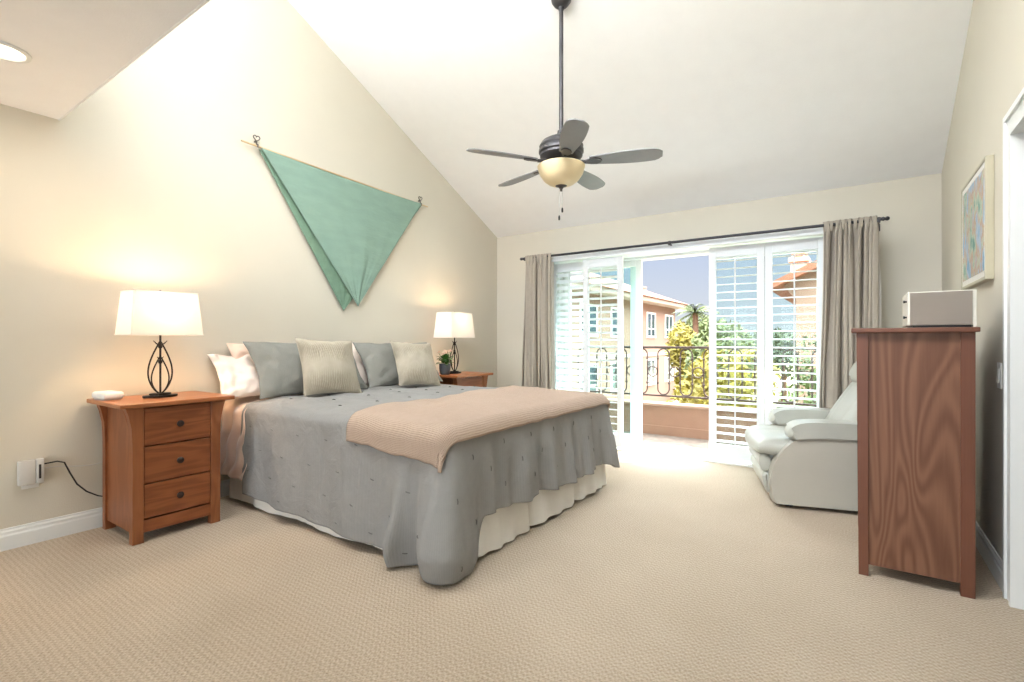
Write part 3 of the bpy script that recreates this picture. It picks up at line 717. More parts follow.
# plant on the far nightstand
pt = thing('potted_plant', 'small leafy plant in a grey pot on the far nightstand', 'plant', (.33, 3.90, .80)); pt.scale = (1.3, 1.3, 1.3)
MB().lathe([(0, 0), (.034, 0), (.040, .01), (.046, .05), (.046, .088), (.040, .088), (.038, .075), (0, .072)], 20).build('pot', M_pot, pt, True)
MB().lathe([(0, .076), (.037, .076), (.037, .073), (0, .073)], 16).build('soil', M_soil, pt)
rnd = random.Random(4)
def leaf(mb, base, dirv, L, Wd, droop=.3):
    d = Vector(dirv).normalized(); s_ = d.cross(Vector((0, 0, 1)));
    if s_.length < .01: s_ = Vector((1, 0, 0))
    s_.normalize(); n_ = s_.cross(d).normalized(); pts = []
    for k in range(6):
        t_ = k/5; c = Vector(base)+d*L*t_-Vector((0, 0, 1))*droop*L*t_*t_; w_ = Wd*sin(pi*min(.97, t_*.9+.08)); pts.append((c-s_*w_+n_*w_*.25, c, c+s_*w_+n_*w_*.25))
    vs = [[mb.bm.verts.new(p) for p in r] for r in pts]
    for a, b in zip(vs, vs[1:]):
        for i in range(2): mb.bm.faces.new((a[i], a[i+1], b[i+1], b[i]))
lf = MB(); st_ = MB(); fl_ = MB()
for k in range(46):
    a = rnd.uniform(0, 2*pi); el = rnd.uniform(.1, 1.3); b = Vector((.02*cos(a), .02*sin(a), .08+rnd.uniform(0, .05)))
    leaf(lf, b, (cos(a)*cos(el), sin(a)*cos(el), sin(el)), rnd.uniform(.05, .085), .017)
for k in range(9):
    a = rnd.uniform(0, 2*pi); tip = Vector((.05*cos(a), .055*sin(a), .165+rnd.uniform(-.01, .025))); st_.tube([(0, 0, .07), (tip.x*.4, tip.y*.4, .12), tip], .0015, 5)
    for j in range(5): fl_.lathe([(0, 0), (.006, .002), (.007, .006), (0, .009)], 6, tip+Vector((rnd.uniform(-.012, .012), rnd.uniform(-.012, .012), rnd.uniform(-.004, .008))))
lf.build('leaves', M_leaf, pt, True); st_.build('stems', M_leaf, pt); fl_.build('blossoms', M_flower, pt, True)

# ------------------------------------------------------------------ wall outlet, plug-in device, cords
ol = thing('wall_outlet', 'white wall outlet low on the left wall', 'outlet', (0, .79, .39))
MB().box(0, .006, -.037, .037, -.075, .045, .003).build('cover_plate', M_whitep, ol)
MB().box(.006, .008, -.017, .017, -.055, .03, .001).build('socket_face', M_greyp, ol)
dv = thing('plug_in_device', 'pale grey plug-in unit on the outlet beside the near nightstand', 'plug-in device', (.008, .787, .405))
MB().box(0, .032, -.054, .020, -.062, .075, .006, 3).build('body', M_greyp, dv, True)
MB().box(0, .036, .021, .054, -.062, .075, .005, 3).build('side_body', M_greyp, dv, True)
MB().box(.036, .0375, .030, .040, -.035, .045).build('slot', M_black, dv)
c1 = MB().tube([(.02, .84, .445), (.03, .90, .45), (.035, .93, .438), (.04, .955, .37), (.045, .985, .30), (.045, 1.03, .245), (.045, 1.085, .205), (.045, 1.12, .19), (.045, 1.14, .05)], .0042, 8).build('power_cord', M_black, None, True)
tag(c1, 'black cord drooping from the outlet behind the near nightstand', 'cord')
c2 = MB().tube([(.02, .84, .42), (.025, .90, .42), (.03, .95, .41), (.03, 1.03, .398), (.03, 1.08, .398), (.03, 1.13, .41)], .003, 8).build('power_cord', M_greyp, None, True)
tag(c2, 'thin pale cord running level from the outlet behind the nightstand', 'cord')

# ------------------------------------------------------------------ cloth hung on the left wall
dw = thing('wall_dowel', 'thin pale dowel on two heart hooks holding the green cloth', 'dowel', (0, 0, 0))
DP0, DP1 = Vector((.035, 1.955, 2.665)), Vector((.035, 3.95, 2.605))
MB().tube([DP0, (DP0+DP1)/2, DP1], .007, 10).build('rod', M_dowel, dw, True)
for yy in (2.075, 3.845):
    zz = DP0.z+(DP1.z-DP0.z)*(yy-DP0.y)/(DP1.y-DP0.y)
    mb = MB()
    hp = []
    for k in range(24):
        a = 2*pi*k/24; hp.append((.030, yy+(.0016*16)*sin(a)**3, zz+.062+.0016*(13*cos(a)-5*cos(2*a)-2*cos(3*a)-cos(4*a))))
    mb.tube(hp, .0045, 6, closed=True)
    mb.tube([(.030, yy, zz+.040), (.030, yy, zz+.0), (.05, yy, zz-.014), (.045, yy, zz+.012)], .006, 8).box(0, .03, yy-.006, yy+.006, zz+.034, zz+.046, .001)
    mb.build('hook', mat('grey_iron', lin(110, 104, 98), .4, .7), dw, True)
# silhouette measured on the wall: two folded layers
def tri_cloth(A, B, C, x, m, name, par, amp, seed, bow=.0):
    A, B, C = Vector(A), Vector(B), Vector(C)
    def f(u, v):
        top = A.lerp(B, u); p = top.lerp(C, v)
        # slight catenary sag and folds running to the tip
        env = sin(pi*u)*.9+.1
        fx = x+amp*(sin(u*22+seed)*.5+.5*sin(u*9+2+seed))*v*(1-v*.7)*env*1.5+.012*env*sin(pi*v) + .0035*nz(u*14, v*5, seed)
        sag = -.012*sin(pi*u)*(1-v)
        inb = bow*sin(pi*v)
        return Vector((fx, p[1]+inb*(1-2*u), p[2]+sag))
    o = MB().grid(f, 80, 60)
    bmesh.ops.remove_doubles(o.bm, verts=o.bm.verts, dist=.0005)
    r = o.build(name, m, par, True, angle=180); solid(r, .0025); return r
cloth = thing('wall_hanging', 'sage green cloth folded into a triangle, hanging from a dowel on the wall', 'wall hanging', (0, 0, 0))
tri_cloth((0, 2.105, 2.655), (0, 3.845, 2.613), (0, 3.02, 1.475), .046, M_flag, 'front_layer', cloth, .012, 1, .0)
tri_cloth((0, 2.09, 2.650), (0, 3.865, 2.60), (0, 2.875, 1.425), .028, M_flag2, 'back_layer', cloth, .006, 5, .0)
MB().tube([(.050, 2.105, 2.655), (.058, 2.42, 2.24), (.060, 2.72, 1.85), (.054, 3.02, 1.475)], .005, 6).build('hem', M_flag, cloth, True)

# ------------------------------------------------------------------ ceiling fan
FX, FY = 2.15, 3.10; FZC = ZB+.5*(YB-FY)
fan = thing('ceiling_fan', 'five-blade ceiling fan with amber glass bowl on a long downrod', 'ceiling fan', (FX, FY, 0))
MB().lathe([(0, 3.50), (.03, 3.50), (.05, 3.515), (.068, 3.54), (.075, 3.585), (.075, 3.66), (0, 3.66)], 28).lathe([(.020, 3.485), (.022, 3.50), (0, 3.51)], 20).build('canopy', M_bronze, fan, True)
MB().tube([(0, 0, 2.56), (0, 0, 3.52)], .0155, 16).build('downrod', M_bronze, fan, True)
MB().lathe([(0, 2.63), (.025, 2.63), (.032, 2.60), (.05, 2.585), (.10, 2.572), (.138, 2.55), (.155, 2.52), (.150, 2.505), (.158, 2.495), (.158, 2.475), (.148, 2.465), (.150, 2.45), (.13, 2.425), (.09, 2.405), (.075, 2.40), (.075, 2.375), (0, 2.37)], 36).build('motor_housing', M_bronze, fan, True)
fwd = Vector((-sin(radians(YAW)), cos(radians(YAW)), 0)); a0 = atan2(-fwd.y, -fwd.x)+radians(3)
def blade_outline():
    L0, L1 = .20, .685; n = 20; up = []
    for k in range(n+1):
        t_ = k/n; x = L0+(L1-L0)*t_
        wv = .046+.030*sin(pi*min(1, t_)*.78)**1.2
        if t_ > .90: wv *= 1-.55*((t_-.90)/.10)**1.6
        up.append((x, wv))
    return up+[(x, -w_) for x, w_ in up[::-1]]
for k in range(5):
    A = a0+2*pi*k/5
    R = Matrix.Rotation(A, 4, 'Z') @ Matrix.Translation((0, 0, 2.405)) @ Matrix.Rotation(radians(-12), 4, 'X')
    MB().prism(blade_outline(), -.003, .003, 'XY', M=R).build('blade', M_blade, fan)
    R2 = Matrix.Rotation(A, 4, 'Z')
    mb = MB().prism([(.09, .018), (.16, .014), (.20, .030), (.245, .038), (.275, .022), (.285, 0), (.275, -.022), (.245, -.038), (.20, -.030), (.16, -.014), (.09, -.018)], -.012, -.004, 'XY', .002, 1, M=R)
    tb = MB()
    mb.tube([R2 @ Vector((.08, 0, 2.42)), R2 @ Vector((.13, 0, 2.405)), R2 @ Vector((.18, 0, 2.397))], .012, 8)
    mb.build('blade_iron', M_bronze, fan, True)
MB().lathe([(.16, 2.385), (.168, 2.378), (.165, 2.365), (.152, 2.325), (.125, 2.285), (.09, 2.258), (.05, 2.243), (0, 2.238), ], 40).build('glass_bowl', M_amber, fan, True)
MB().lathe([(0, 2.225), (.012, 2.222), (.018, 2.232), (.040, 2.24), (.046, 2.248), (.03, 2.252), (0, 2.252)], 20).lathe([(0, 2.205), (.008, 2.205), (.010, 2.225), (0, 2.225)], 12).build('bowl_finial', M_bronze, fan, True)
rx = Vector((cos(radians(YAW)), sin(radians(YAW)), 0))
for dx_, zb_ in ((-.014, 2.0), (.008, 2.055)):
    p = rx*dx_
    ch = MB().tube([(p.x, p.y, 2.24), (p.x, p.y, zb_+.03)], .0016, 6)
    c_ = ch.build('pull_chain', M_chrome, fan, True)
    MB().lathe([(0, 0), (.006, .002), (.0075, .02), (.005, .034), (0, .036)], 10, (p.x, p.y, zb_)).build('pull_weight', M_black, c_, True)

# ------------------------------------------------------------------ ceiling can lights
for (x, y) in ((.72, .55),):
    lb = 'round recessed light in the low ceiling at upper left'
    t = thing('recessed_light', lb, 'ceiling light', (x, y, ZF))
    MB().lathe([(.075, -.001), (.098, -.001), (.096, -.008), (.078, -.010), (.075, -.001)], 32).build('trim_ring', M_white, t, True)
    MB().lathe([(0, -.003), (.076, -.003), (.076, -.0005), (0, -.0005)], 32).build('lens', M_can, t)
    L = bpy.data.lights.new('downlight', 'AREA'); L.shape = 'DISK'; L.size = .14; L.energy = DOWNLIGHT_W; L.color = (1, .90, .78)
    lo = bpy.data.objects.new('downlight', L); S.collection.objects.link(lo); lo.parent = t; lo.location = (0, 0, -.016)

# ------------------------------------------------------------------ tall dresser and radio
dr = thing('dresser', 'tall brown wood chest seen from its side, against the right wall', 'dresser', (3.872, 3.0, 0))
DW, DD, DH = .428, .80, 1.19     # x extent, y extent
MB().box(-.03, DW+.012, -.03, DD+.03, DH, DH+.022, .004).build('top', M_dress2, dr)
for (xa, xb, dirx) in ((0, .04, 1), (DW-.05, DW, -1)):
    for (ya, yb) in ((0, .035), (DD-.035, DD)):
        x0_, x1_ = (xa, xb)
        pr = [(x0_, 0), (x1_, 0), (x1_, DH), (x0_-(.008 if dirx > 0 else 0), DH)] if dirx > 0 else [(x0_-.0, 0), (x1_, 0), (x1_, DH), (x0_, DH)]
        MB().prism(pr, ya, yb, 'XZ', .002, 1).build('leg', M_dress2, dr)
for ya in (.010, DD-.03):
    MB().prism([(.038, .055), (DW-.048, .055), (DW-.048, DH), (.038, DH)], ya, ya+.018, 'XZ').build('side_panel', M_dress, dr)
MB().box(.035, DW-.01, .03, DD-.03, .06, .08).box(DW-.02, DW-.01, .03, DD-.03, .08, DH).build('carcass', M_dress2, dr)
zs = [.10, .34, .57, .78, .96, 1.175]
for a, b in zip(zs, zs[1:]):
    d = MB().box(.006, .026, .04, DD-.04, a, b-.01, .002).build('drawer', M_dress2, dr); MB().box(.006, .012, DD/2-.06, DD/2+.06, b-.035, b-.022, .002).build('finger_pull', M_knob, d)
rd = thing('radio', 'cream box radio with beige cloth side, standing on the tall dresser', 'radio', (4.065, 3.06, DH+.022))
RW, RD_, RH = .235, .30, .172
MB().box(0, RW+.012, .0, RD_, .012, RH, .003).box(RW, RW+.012, -.004, RD_, 0, RH, .002).build('case', mat('cream_case', lin(222, 218, 206), .4), rd)
MB().box(.010, RW-.002, -.006, .001, .014, RH-.004, .001).build('cloth_panel', M_fabric, rd)
MB().box(.02, RW-.004, .008, RD_-.01, 0, .013).build('foot', M_black, rd)
for zz in (.052, .128):
    MB().lathe([(.004, 0), (.004, .006), (.0065, .008), (.0065, .014), (0, .015)], 14, (0, .03, zz), 'X', Matrix.Scale(-1, 4, (1, 0, 0))).build('knob', M_black, rd, True)

# ------------------------------------------------------------------ picture on the right wall
M_art = bpy.data.materials.new('abstract_wash'); M_art.use_nodes = True
n = M_art.node_tree; p_ = n.nodes['Principled BSDF']; p_.inputs['Roughness'].default_value = .7
c = n.nodes.new('ShaderNodeTexCoord'); mp = n.nodes.new('ShaderNodeMapping'); mp.inputs['Scale'].default_value = (1, 11, 6); z_ = n.nodes.new('ShaderNodeTexNoise'); z_.inputs['Scale'].default_value = 1.0; z_.inputs['Detail'].default_value = 5
r_ = n.nodes.new('ShaderNodeValToRGB'); r_.color_ramp.elements[0].position = .34; r_.color_ramp.elements[0].color = lin(84, 150, 140); r_.color_ramp.elements[1].position = .68; r_.color_ramp.elements[1].color = lin(110, 164, 200)
for ps, cc in ((.43, lin(190, 204, 186)), (.50, lin(196, 160, 132)), (.57, lin(178, 196, 214))): e = r_.color_ramp.elements.new(ps); e.color = cc
n.links.new(c.outputs['Object'], mp.inputs[0]); n.links.new(mp.outputs[0], z_.inputs[0]); n.links.new(z_.outputs[0], r_.inputs[0]); n.links.new(r_.outputs[0], p_.inputs['Base Color'])
pc_ = thing('framed_picture', 'framed blue and green abstract picture on the right wall above the dresser', 'picture', (XR, 3.76, 1.46))
PW, PH, FT = .35, .62, .035
fr = MB()
for (a, b, z0_, z1_) in ((-PW, -PW+.018, 0, PH), (PW-.018, PW, 0, PH), (-PW+.018, PW-.018, 0, .018), (-PW+.018, PW-.018, PH-.018, PH)):
    fr.box(-FT, 0, a, b, z0_, z1_, .004)
fr.build('frame', M_gold, pc_)
MB().box(-.030, -.026, -PW+.016, PW-.016, .016, PH-.016).build('mat_board', M_matb, pc_)
MB().box(-.032, -.0301, -PW+.05, PW-.05, .05, PH-.05).build('artwork', M_art, pc_)
MB().box(-.037, -.035, -PW+.017, PW-.017, .017, PH-.017).build('glass', M_picglass, pc_)

sw = thing('light_switch', 'white rocker light switch on the right wall beside the door casing', 'switch', (XR, 3.29, .985))
MB().box(-.006, 0, -.038, .038, -.062, .062, .003).build('cover_plate', M_whitep, sw)
MB().box(-.010, -.005, -.017, .017, -.034, .034, .002, M=Matrix.Rotation(radians(4), 4, 'Y')).build('rocker', M_whitep, sw)

# ------------------------------------------------------------------ recliner (local: +x backwards, +y across, front at x=0)
rc = thing('recliner', 'sage grey leather recliner with padded arms, by the right curtain', 'armchair', (3.385, 3.86, 0), radians(16))
RWd = .82
def hull(pr, y0, y1, bev, name, m, sm=True, seg=4, parent=None):
    return MB().prism(pr, y0, y1, 'XZ', bev, seg).build(name, m, parent or rc, sm, angle=60)
def smooth_poly(P, n=4, it=2):
    for _ in range(it):
        Q = []
        for i in range(len(P)):
            a, b = P[i], P[(i+1) % len(P)]
            Q += [(a[0]*.75+b[0]*.25, a[1]*.75+b[1]*.25), (a[0]*.25+b[0]*.75, a[1]*.25+b[1]*.75)]
        P = Q
    return P
side = [(.0, .03), (.0, .10), (-.01, .24), (.03, .34), (.09, .43), (.17, .49), (.26, .515), (.55, .52), (.82, .52), (.84, .50), (.84, .06), (.83, .03), (.40, .03), (.05, .03)]
sidep = smooth_poly(side)
for (ya, yb) in ((0, .14), (RWd-.14, RWd)):
    hull(sidep, ya, yb, .022, 'side_panel', M_leather2)
    pad = smooth_poly([(.10, .475), (.095, .53), (.13, .575), (.20, .60), (.40, .605), (.76, .60), (.82, .585), (.82, .50), (.60, .50), (.30, .50), (.17, .485)])
    hull(pad, ya-.02, yb+.03 if ya == 0 else yb+.02, .05, 'arm_pad', M_leather, seg=5)
# base and footrest front
front = smooth_poly([(.01, .05), (-.0, .10), (-.01, .20), (-.015, .30), (-.01, .36), (.03, .38), (.80, .36), (.80, .06), (.10, .04)])
hull(front, .135, RWd-.135, .03, 'base', M_leather)
fr1 = smooth_poly([(-.01, .06), (-.035, .12), (-.05, .19), (-.035, .225), (-.0, .225), (.02, .15), (.02, .07)])
fr2 = smooth_poly([(-.03, .205), (-.06, .25), (-.07, .31), (-.055, .355), (-.01, .355), (.01, .30), (.0, .22)])
hull(fr1, .10, RWd-.10, .03, 'footrest', M_leather); hull(fr2, .10, RWd-.10, .03, 'footrest', M_leather)
seat = smooth_poly([(-.075, .34), (-.09, .40), (-.055, .45), (.02, .475), (.14, .475), (.34, .46), (.66, .43), (.70, .36), (.34, .34), (.04, .33)])
# seat bulges in the middle: scale the profile across the width
mb = MB(); NW = 24
def seatf(u, v):
    i = u*len(seat); k = int(i) % len(seat); fr_ = i-int(i); a = seat[k]; b = seat[(k+1) % len(seat)]
    x = a[0]+(b[0]-a[0])*fr_; z = a[1]+(b[1]-a[1])*fr_
    y = .06+(RWd-.12)*v; e_ = 1-abs(2*v-1)**4
    s_ = .55+.45*max(0, e_)**.5
    xc, zc = .26, .40
    bul = -.03*(1-abs(2*v-1)**2) if x < .1 else 0
    return (xc+(x-xc)*(.93+.07*s_)+bul, y, zc+(z-zc)*s_ - .006*math.exp(-((v-.5)/.02)**2))
mb.grid(seatf, len(seat), NW, closed_u=True); 
for v_ in (0, 1):
    vs = [mb.bm.verts.new(seatf(i/len(seat), v_)) for i in range(len(seat))]; mb.bm.faces.new(vs if v_ else vs[::-1])
bmesh.ops.remove_doubles(mb.bm, verts=mb.bm.verts, dist=.0004)
mb.build('seat', M_leather, rc, True, angle=70)
MB().tube([seatf(.02+.0*k, 0) for k in range(1)]+[(-.098+.012*abs(2*v-1)**2*4*.5, .10+(RWd-.2)*v, .385) for v in [i/20 for i in range(21)]], .004, 6).build('seam', M_leather, rc, True)
back = smooth_poly([(.40, .40), (.44, .50), (.50, .62), (.59, .76), (.68, .88), (.76, .95), (.85, .97), (.93, .93), (.93, .80), (.88, .50), (.84, .20), (.62, .20), (.50, .34)])
def backf(u, v):
    i = u*len(back); k = int(i) % len(back); fr_ = i-int(i); a = back[k]; b = back[(k+1) % len(back)]
    x = a[0]+(b[0]-a[0])*fr_; z = a[1]+(b[1]-a[1])*fr_; y = .10+(RWd-.20)*v; e_ = max(0, 1-abs(2*v-1)**5)**.5
    xc = .82; return (xc+(x-xc)*(.70+.30*e_)+(.010*math.exp(-((v-.28)/.015)**2)+.010*math.exp(-((v-.72)/.015)**2)), y, .5+(z-.5)*(.94+.06*e_))
mb = MB(); mb.grid(backf, len(back), 30, closed_u=True)
for v_ in (0, 1):
    vs = [mb.bm.verts.new(backf(i/len(back), v_)) for i in range(len(back))]; mb.bm.faces.new(vs if v_ else vs[::-1])
bmesh.ops.remove_doubles(mb.bm, verts=mb.bm.verts, dist=.0004)
mb.build('backrest', M_leather, rc, True, angle=70)
head = smooth_poly([(.64, .84), (.64, .91), (.68, .99), (.75, 1.04), (.84, 1.04), (.90, .99), (.90, .89), (.82, .83), (.71, .80)])
hull(head, .15, RWd-.15, .05, 'headrest', M_leather, seg=5)
for (x, y) in ((.12, .1), (.12, RWd-.1), (.72, .1), (.72, RWd-.1)):
    MB().lathe([(0, 0), (.03, 0), (.03, .035), (0, .035)], 14, (x, y, 0)).build('foot', M_black, rc)

# ------------------------------------------------------------------ balcony
M_stucco = mat('tan_stucco', lin(140, 106, 86), .9, var=.04, scale=6, bump=.3, bscale=90)
M_cap = mat('stucco_cap', lin(150, 120, 102), .9, var=.04)
M_tile = mat('balcony_tile', lin(92, 80, 70), .8, var=.35, scale=10)
struct('balcony_floor', MB().box(-.6, 5.2, YB+.175, 6.145, -.15, -.01), M_tile)
struct('balcony_wall', MB().box(-.6, 5.2, 6.15, 6.32, -.15, .34).box(-.6, 5.2, 6.135, 6.15, -.01, .10), M_stucco)
struct('balcony_cap', MB().box(-.6, 5.2, 6.13, 6.35, .34, .375, .006), M_cap)
rl = thing('balcony_railing', 'wrought iron railing with loops and rings on the balcony wall', 'railing', (0, 6.27, 0))
MB().box(-.5, 5.1, -.022, .022, 1.055, 1.085, .004).build('top_rail', M_iron, rl)
MB().box(-.5, 5.1, -.014, .014, .45, .472, .003).build('bottom_rail', M_iron, rl)
pit = .28; x = 1.866-pit*8
xs = []
while x < 4.9: xs.append(x); x += pit
for xx in xs:
    # a tall loop, and a ring between it and the next
    pts = []; r_ = .072; zt_, zb_ = 1.052, .476
    for k in range(13): a = pi*k/12; pts.append((xx+r_*cos(a), 0, zt_-r_+r_*sin(a)))
    for k in range(13): a = pi+pi*k/12; pts.append((xx+r_*cos(a), 0, zb_+r_+r_*sin(a)))
    MB().tube(pts, .0085, 8, closed=True).build('loop', M_iron, rl, True)
    cx_ = xx+pit/2; MB().tube([(cx_+.062*cos(2*pi*k/20), 0, .765+.062*sin(2*pi*k/20)) for k in range(20)], .0075, 8, closed=True).build('ring', M_iron, rl, True)
    col_ = MB()
    for sx_ in (-1, 1):
        for zz in (.62, .93): col_.lathe([(.009, -.014), (.015, -.008), (.015, .008), (.009, .014)], 10, (xx+sx_*r_, 0, zz))
    col_.build('collar', M_iron, rl, True)
for xx in [xs[0]-.2, xs[10]+.142, 5.05]:
    if xx > 3.5 or xx < 0: MB().box(xx-.015, xx+.015, -.015, .015, .37, 1.06).build('post', M_iron, rl)

# ------------------------------------------------------------------ outside
GZ = -2.8
M_ground = mat('garden_ground', lin(150, 140, 110), .95, var=.2, scale=.6)
M_path = mat('pale_paving', lin(224, 216, 204), .9, var=.05)
M_house = mat('house_stucco', lin(140, 112, 96), .9, var=.03, bump=.2, bscale=30)
M_houset = mat('house_trim', lin(158, 140, 128), .9)
M_roof = mat('clay_tile', lin(140, 86, 64), .85, var=.18, scale=3, bump=.8, bscale=9)
M_dkglass = mat('window_glass_dark', lin(70, 84, 92), .08, .3, var=.4, scale=1.5)
M_wframe = mat('window_frame_white', lin(226, 222, 214), .6)
struct('ground', MB().box(-60, 60, 6.6, 110, GZ-.3, GZ), M_ground)
struct('garden_path', MB().box(-5.8, -3.0, 14, 40, GZ, GZ+.04), M_path)

h = thing('apartment_building', 'tan stucco building with clay tile roof seen through the open door', 'building', (0, 0, 0))
HX, HY0, HY1, HZ = -6.2, 14, 34.1, 3.35
MB().box(HX-10, HX, HY0, HY1, GZ, HZ).build('wall', M_house, h)
MB().box(HX-10, HX+.04, HY0, HY1+.04, .25, .45, .02).box(HX-.02, HX+.05, 26.0, 26.25, GZ, HZ).build('trim_band', M_houset, h)
MB().box(HX-10, HX+.65, HY0-.6, HY1+.65, HZ-.02, HZ+.28, .05).build('eaves', M_houset, h)
mb = MB(); A = [mb.bm.verts.new(p) for p in ((HX-10.6, HY0-.7, HZ+.26), (HX+.75, HY0-.7, HZ+.26), (HX+.75, HY1+.75, HZ+.26), (HX-10.6, HY1+.75, HZ+.26))]; B = [mb.bm.verts.new(p) for p in ((HX-5, HY0+5, HZ+2.6), (HX-5, HY1-5, HZ+2.6))]
for f_ in ((A[1], A[2], B[1], B[0]), (A[3], A[0], B[0], B[1]), (A[0], A[1], B[0]), (A[2], A[3], B[1]), (A[3], A[2], A[1], A[0])): mb.bm.faces.new(f_)
mb.build('roof', M_roof, h)
MB().lathe([(0, 0), (.12, 0), (.12, .5), (.17, .52), (.17, .6), (0, .62)], 10, (HX-1.2, 31.5, HZ+.7)).build('roof_vent', M_houset, h, True)
def bwin(y0, y1, z0, z1):
    f_ = MB().box(HX-.02, HX+.07, y0-.12, y1+.12, z0-.12, z0, .01).box(HX-.02, HX+.05, y0-.12, y1+.12, z1, z1+.10).box(HX-.02, HX+.05, y0-.1, y0, z0, z1).box(HX-.02, HX+.05, y1, y1+.1, z0, z1).box(HX, HX+.045, (y0+y1)/2-.04, (y0+y1)/2+.04, z0, z1).box(HX, HX+.045, y0, y1, z0+(z1-z0)*.3, z0+(z1-z0)*.3+.07).build('window', M_wframe, h)
    MB().box(HX-.01, HX+.02, y0, y1, z0, z1).build('pane', M_dkglass, f_)
for (a, b) in ((16.5, 18), (20, 21.6), (23.4, 24.8), (28.6, 29.9), (32.0, 33.4)):
    bwin(a, b, 1.45, 2.75)
    bwin(a, b, -1.35, .0)

h2 = thing('chimney_house', 'tan house with a wide chimney and sloping roof behind the right shutter', 'building', (0, 0, 0))
HY = 20
MB().box(2.15, 9.5, HY, HY+8, GZ, 2.6).prism([(2.15, 2.6), (9.5, 2.6), (9.5, 5.0), (2.9, 3.75), (1.75, 3.1)], HY, HY+8, 'XZ').build('wall', M_house, h2)
MB().prism([(1.35, 2.95), (3.1, 3.75), (6.5, 5.5), (9.8, 7.2), (9.8, 7.4), (6.5, 5.75), (3.05, 3.98), (1.3, 3.15)], HY-.5, HY+8.5, 'XZ').build('roof', M_roof, h2)
MB().box(1.95, 2.42, HY+.3, HY+1.2, 2.9, 3.95, .02).box(1.88, 2.52, HY+.2, HY+1.3, 3.95, 4.1, .02).box(1.95, 2.42, HY+.3, HY+1.2, 4.25, 4.36, .02).box(1.98, 2.04, HY+.35, HY+.42, 4.1, 4.25).box(2.33, 2.39, HY+.35, HY+.42, 4.1, 4.25).build('chimney', mat('chimney_stucco', lin(214, 166, 144), .9, var=.05), h2)
f_ = MB().box(4.2, 5.6, HY-.05, HY, .9, 2.1, .01).build('window', M_wframe, h2); MB().box(4.3, 5.5, HY-.07, HY-.05, 1.0, 2.0).build('pane', M_dkglass, f_)

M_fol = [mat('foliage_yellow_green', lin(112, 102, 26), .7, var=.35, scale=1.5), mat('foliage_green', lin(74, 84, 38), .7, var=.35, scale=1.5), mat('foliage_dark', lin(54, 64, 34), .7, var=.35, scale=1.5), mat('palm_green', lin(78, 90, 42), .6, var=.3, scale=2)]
M_bark = mat('bark', lin(104, 78, 60), .9, var=.2, scale=4)
def tree(loc, rx, rz_, hc, m, label, seed, n=2200, leaf_s=.16, name='tree', cat='tree', trunk=True):
    t = thing(name, label, cat, loc, 0, 'garden trees and shrubs'); rnd = random.Random(seed); mb = MB()
    blobs = [(Vector((rnd.uniform(-.55, .55)*rx, rnd.uniform(-.55, .55)*rx, hc+rnd.uniform(-.55, .6)*rz_)), rnd.uniform(.38, .6)) for _ in range(11)]
    for k in range(n):
        c_, s_ = blobs[k % 11]; d = Vector((rnd.gauss(0, 1), rnd.gauss(0, 1), rnd.gauss(0, 1))).normalized(); rad = rnd.uniform(.55, 1)**.5
        p = c_+Vector((d.x*rx*s_, d.y*rx*s_, d.z*rz_*s_))*rad
        if p.z < .02: p.z = .02+rnd.uniform(0, .1)
        a = Vector((rnd.gauss(0, 1), rnd.gauss(0, 1), rnd.gauss(0, 1))).normalized(); b = a.orthogonal().normalized()*.6; L = leaf_s*rnd.uniform(.6, 1.3)
        vs = [mb.bm.verts.new(p+q) for q in (-a*L, b*L*.6, a*L, -b*L*.6)]
        mb.bm.faces.new(vs)
    mb.build('foliage', m, t)
    if trunk:
        MB().tube([(0, 0, 0), (.05*rx, 0, hc*.4), (0, .05*rx, hc*.9)], [.16+.04*rx, .12, .06], 8).tube([(0.03, 0, hc*.4), (.3*rx, .1, hc), (.4*rx, 0, hc+.3*rz_)], [.09, .06, .03], 6).tube([(0.03, 0, hc*.45), (-.3*rx, -.1, hc), (-.4*rx, 0, hc+.3*rz_)], [.09, .06, .03], 6).build('trunk', M_bark, t, True)
    return t
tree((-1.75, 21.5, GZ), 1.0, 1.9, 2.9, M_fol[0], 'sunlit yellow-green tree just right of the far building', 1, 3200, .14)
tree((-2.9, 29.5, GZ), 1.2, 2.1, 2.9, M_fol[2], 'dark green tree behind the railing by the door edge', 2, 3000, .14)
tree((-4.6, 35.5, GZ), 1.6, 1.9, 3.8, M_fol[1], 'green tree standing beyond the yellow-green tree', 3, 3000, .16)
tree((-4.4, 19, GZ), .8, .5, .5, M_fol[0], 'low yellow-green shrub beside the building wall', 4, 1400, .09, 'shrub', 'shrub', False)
tree((-3.2, 17, GZ), 1.0, .5, .5, M_fol[1], 'low green shrub in the garden below the railing', 5, 1400, .09, 'shrub', 'shrub', False)
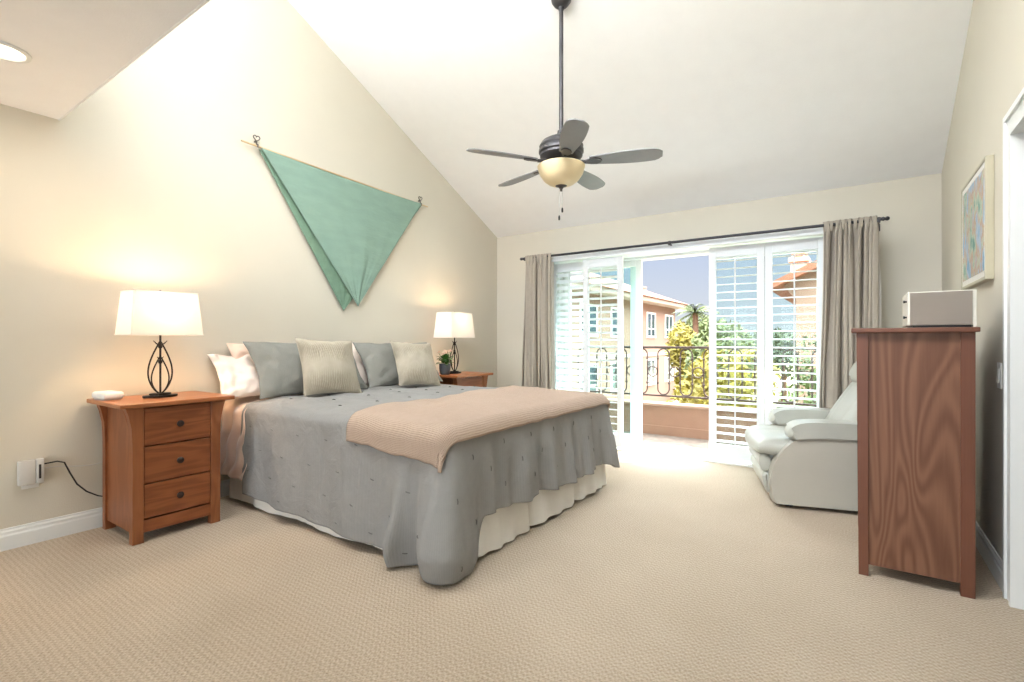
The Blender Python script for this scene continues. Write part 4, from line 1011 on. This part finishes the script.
tree((.3, 17.2, GZ), 1.2, 1.9, 2.8, M_fol[1], 'leafy green tree seen through the left half of the right shutters', 6, 3200, .12)
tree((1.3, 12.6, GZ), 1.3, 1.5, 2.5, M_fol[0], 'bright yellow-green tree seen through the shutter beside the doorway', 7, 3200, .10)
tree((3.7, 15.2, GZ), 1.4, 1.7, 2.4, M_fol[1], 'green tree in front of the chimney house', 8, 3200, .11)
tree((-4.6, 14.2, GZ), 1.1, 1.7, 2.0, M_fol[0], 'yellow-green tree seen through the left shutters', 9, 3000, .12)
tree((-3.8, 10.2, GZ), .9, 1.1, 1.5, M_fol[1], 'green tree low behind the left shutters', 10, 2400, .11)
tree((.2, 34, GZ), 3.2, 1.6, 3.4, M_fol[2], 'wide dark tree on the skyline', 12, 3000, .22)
def palm(loc, ht, fr_l, label, seed):
    t = thing('palm_tree', label, 'palm', loc); rnd = random.Random(seed)
    MB().tube([(0, 0, 0), (.05, 0, ht*.5), (0, 0, ht)], [.2, .15, .13], 10).build('trunk', M_bark, t, True)
    for k in range(20):
        a = 2*pi*k/20+rnd.uniform(-.1, .1); el = rnd.uniform(-.2, 1.1); mb = MB(); mid = []
        for i in range(11):
            t_ = i/10; r_ = fr_l*t_; mid.append(Vector((cos(a)*cos(el)*r_, sin(a)*cos(el)*r_, ht+sin(el)*r_-.55*fr_l*t_*t_)))
        mb.tube(mid, [.025*(1-i/11)+.004 for i in range(11)], 5)
        sd_ = Vector((-sin(a), cos(a), 0))
        for i in range(1, 11):
            for sg in (-1, 1):
                L = fr_l*.32*sin(pi*(.15+.8*i/10)); p0 = mid[i]; p1 = p0+sd_*sg*L+Vector((cos(a)*L*.5, sin(a)*L*.5, -L*.35)); w_ = Vector((cos(a), sin(a), 0))*.05
                mb.bm.faces.new([mb.bm.verts.new(q) for q in (p0-w_, p0+w_, p1)])
        mb.build('frond', M_fol[3], t)
palm((-2.75, 25.8, GZ), 5.35, 1.3, 'palm tree rising behind the yellow-green tree by the far building roof', 3)
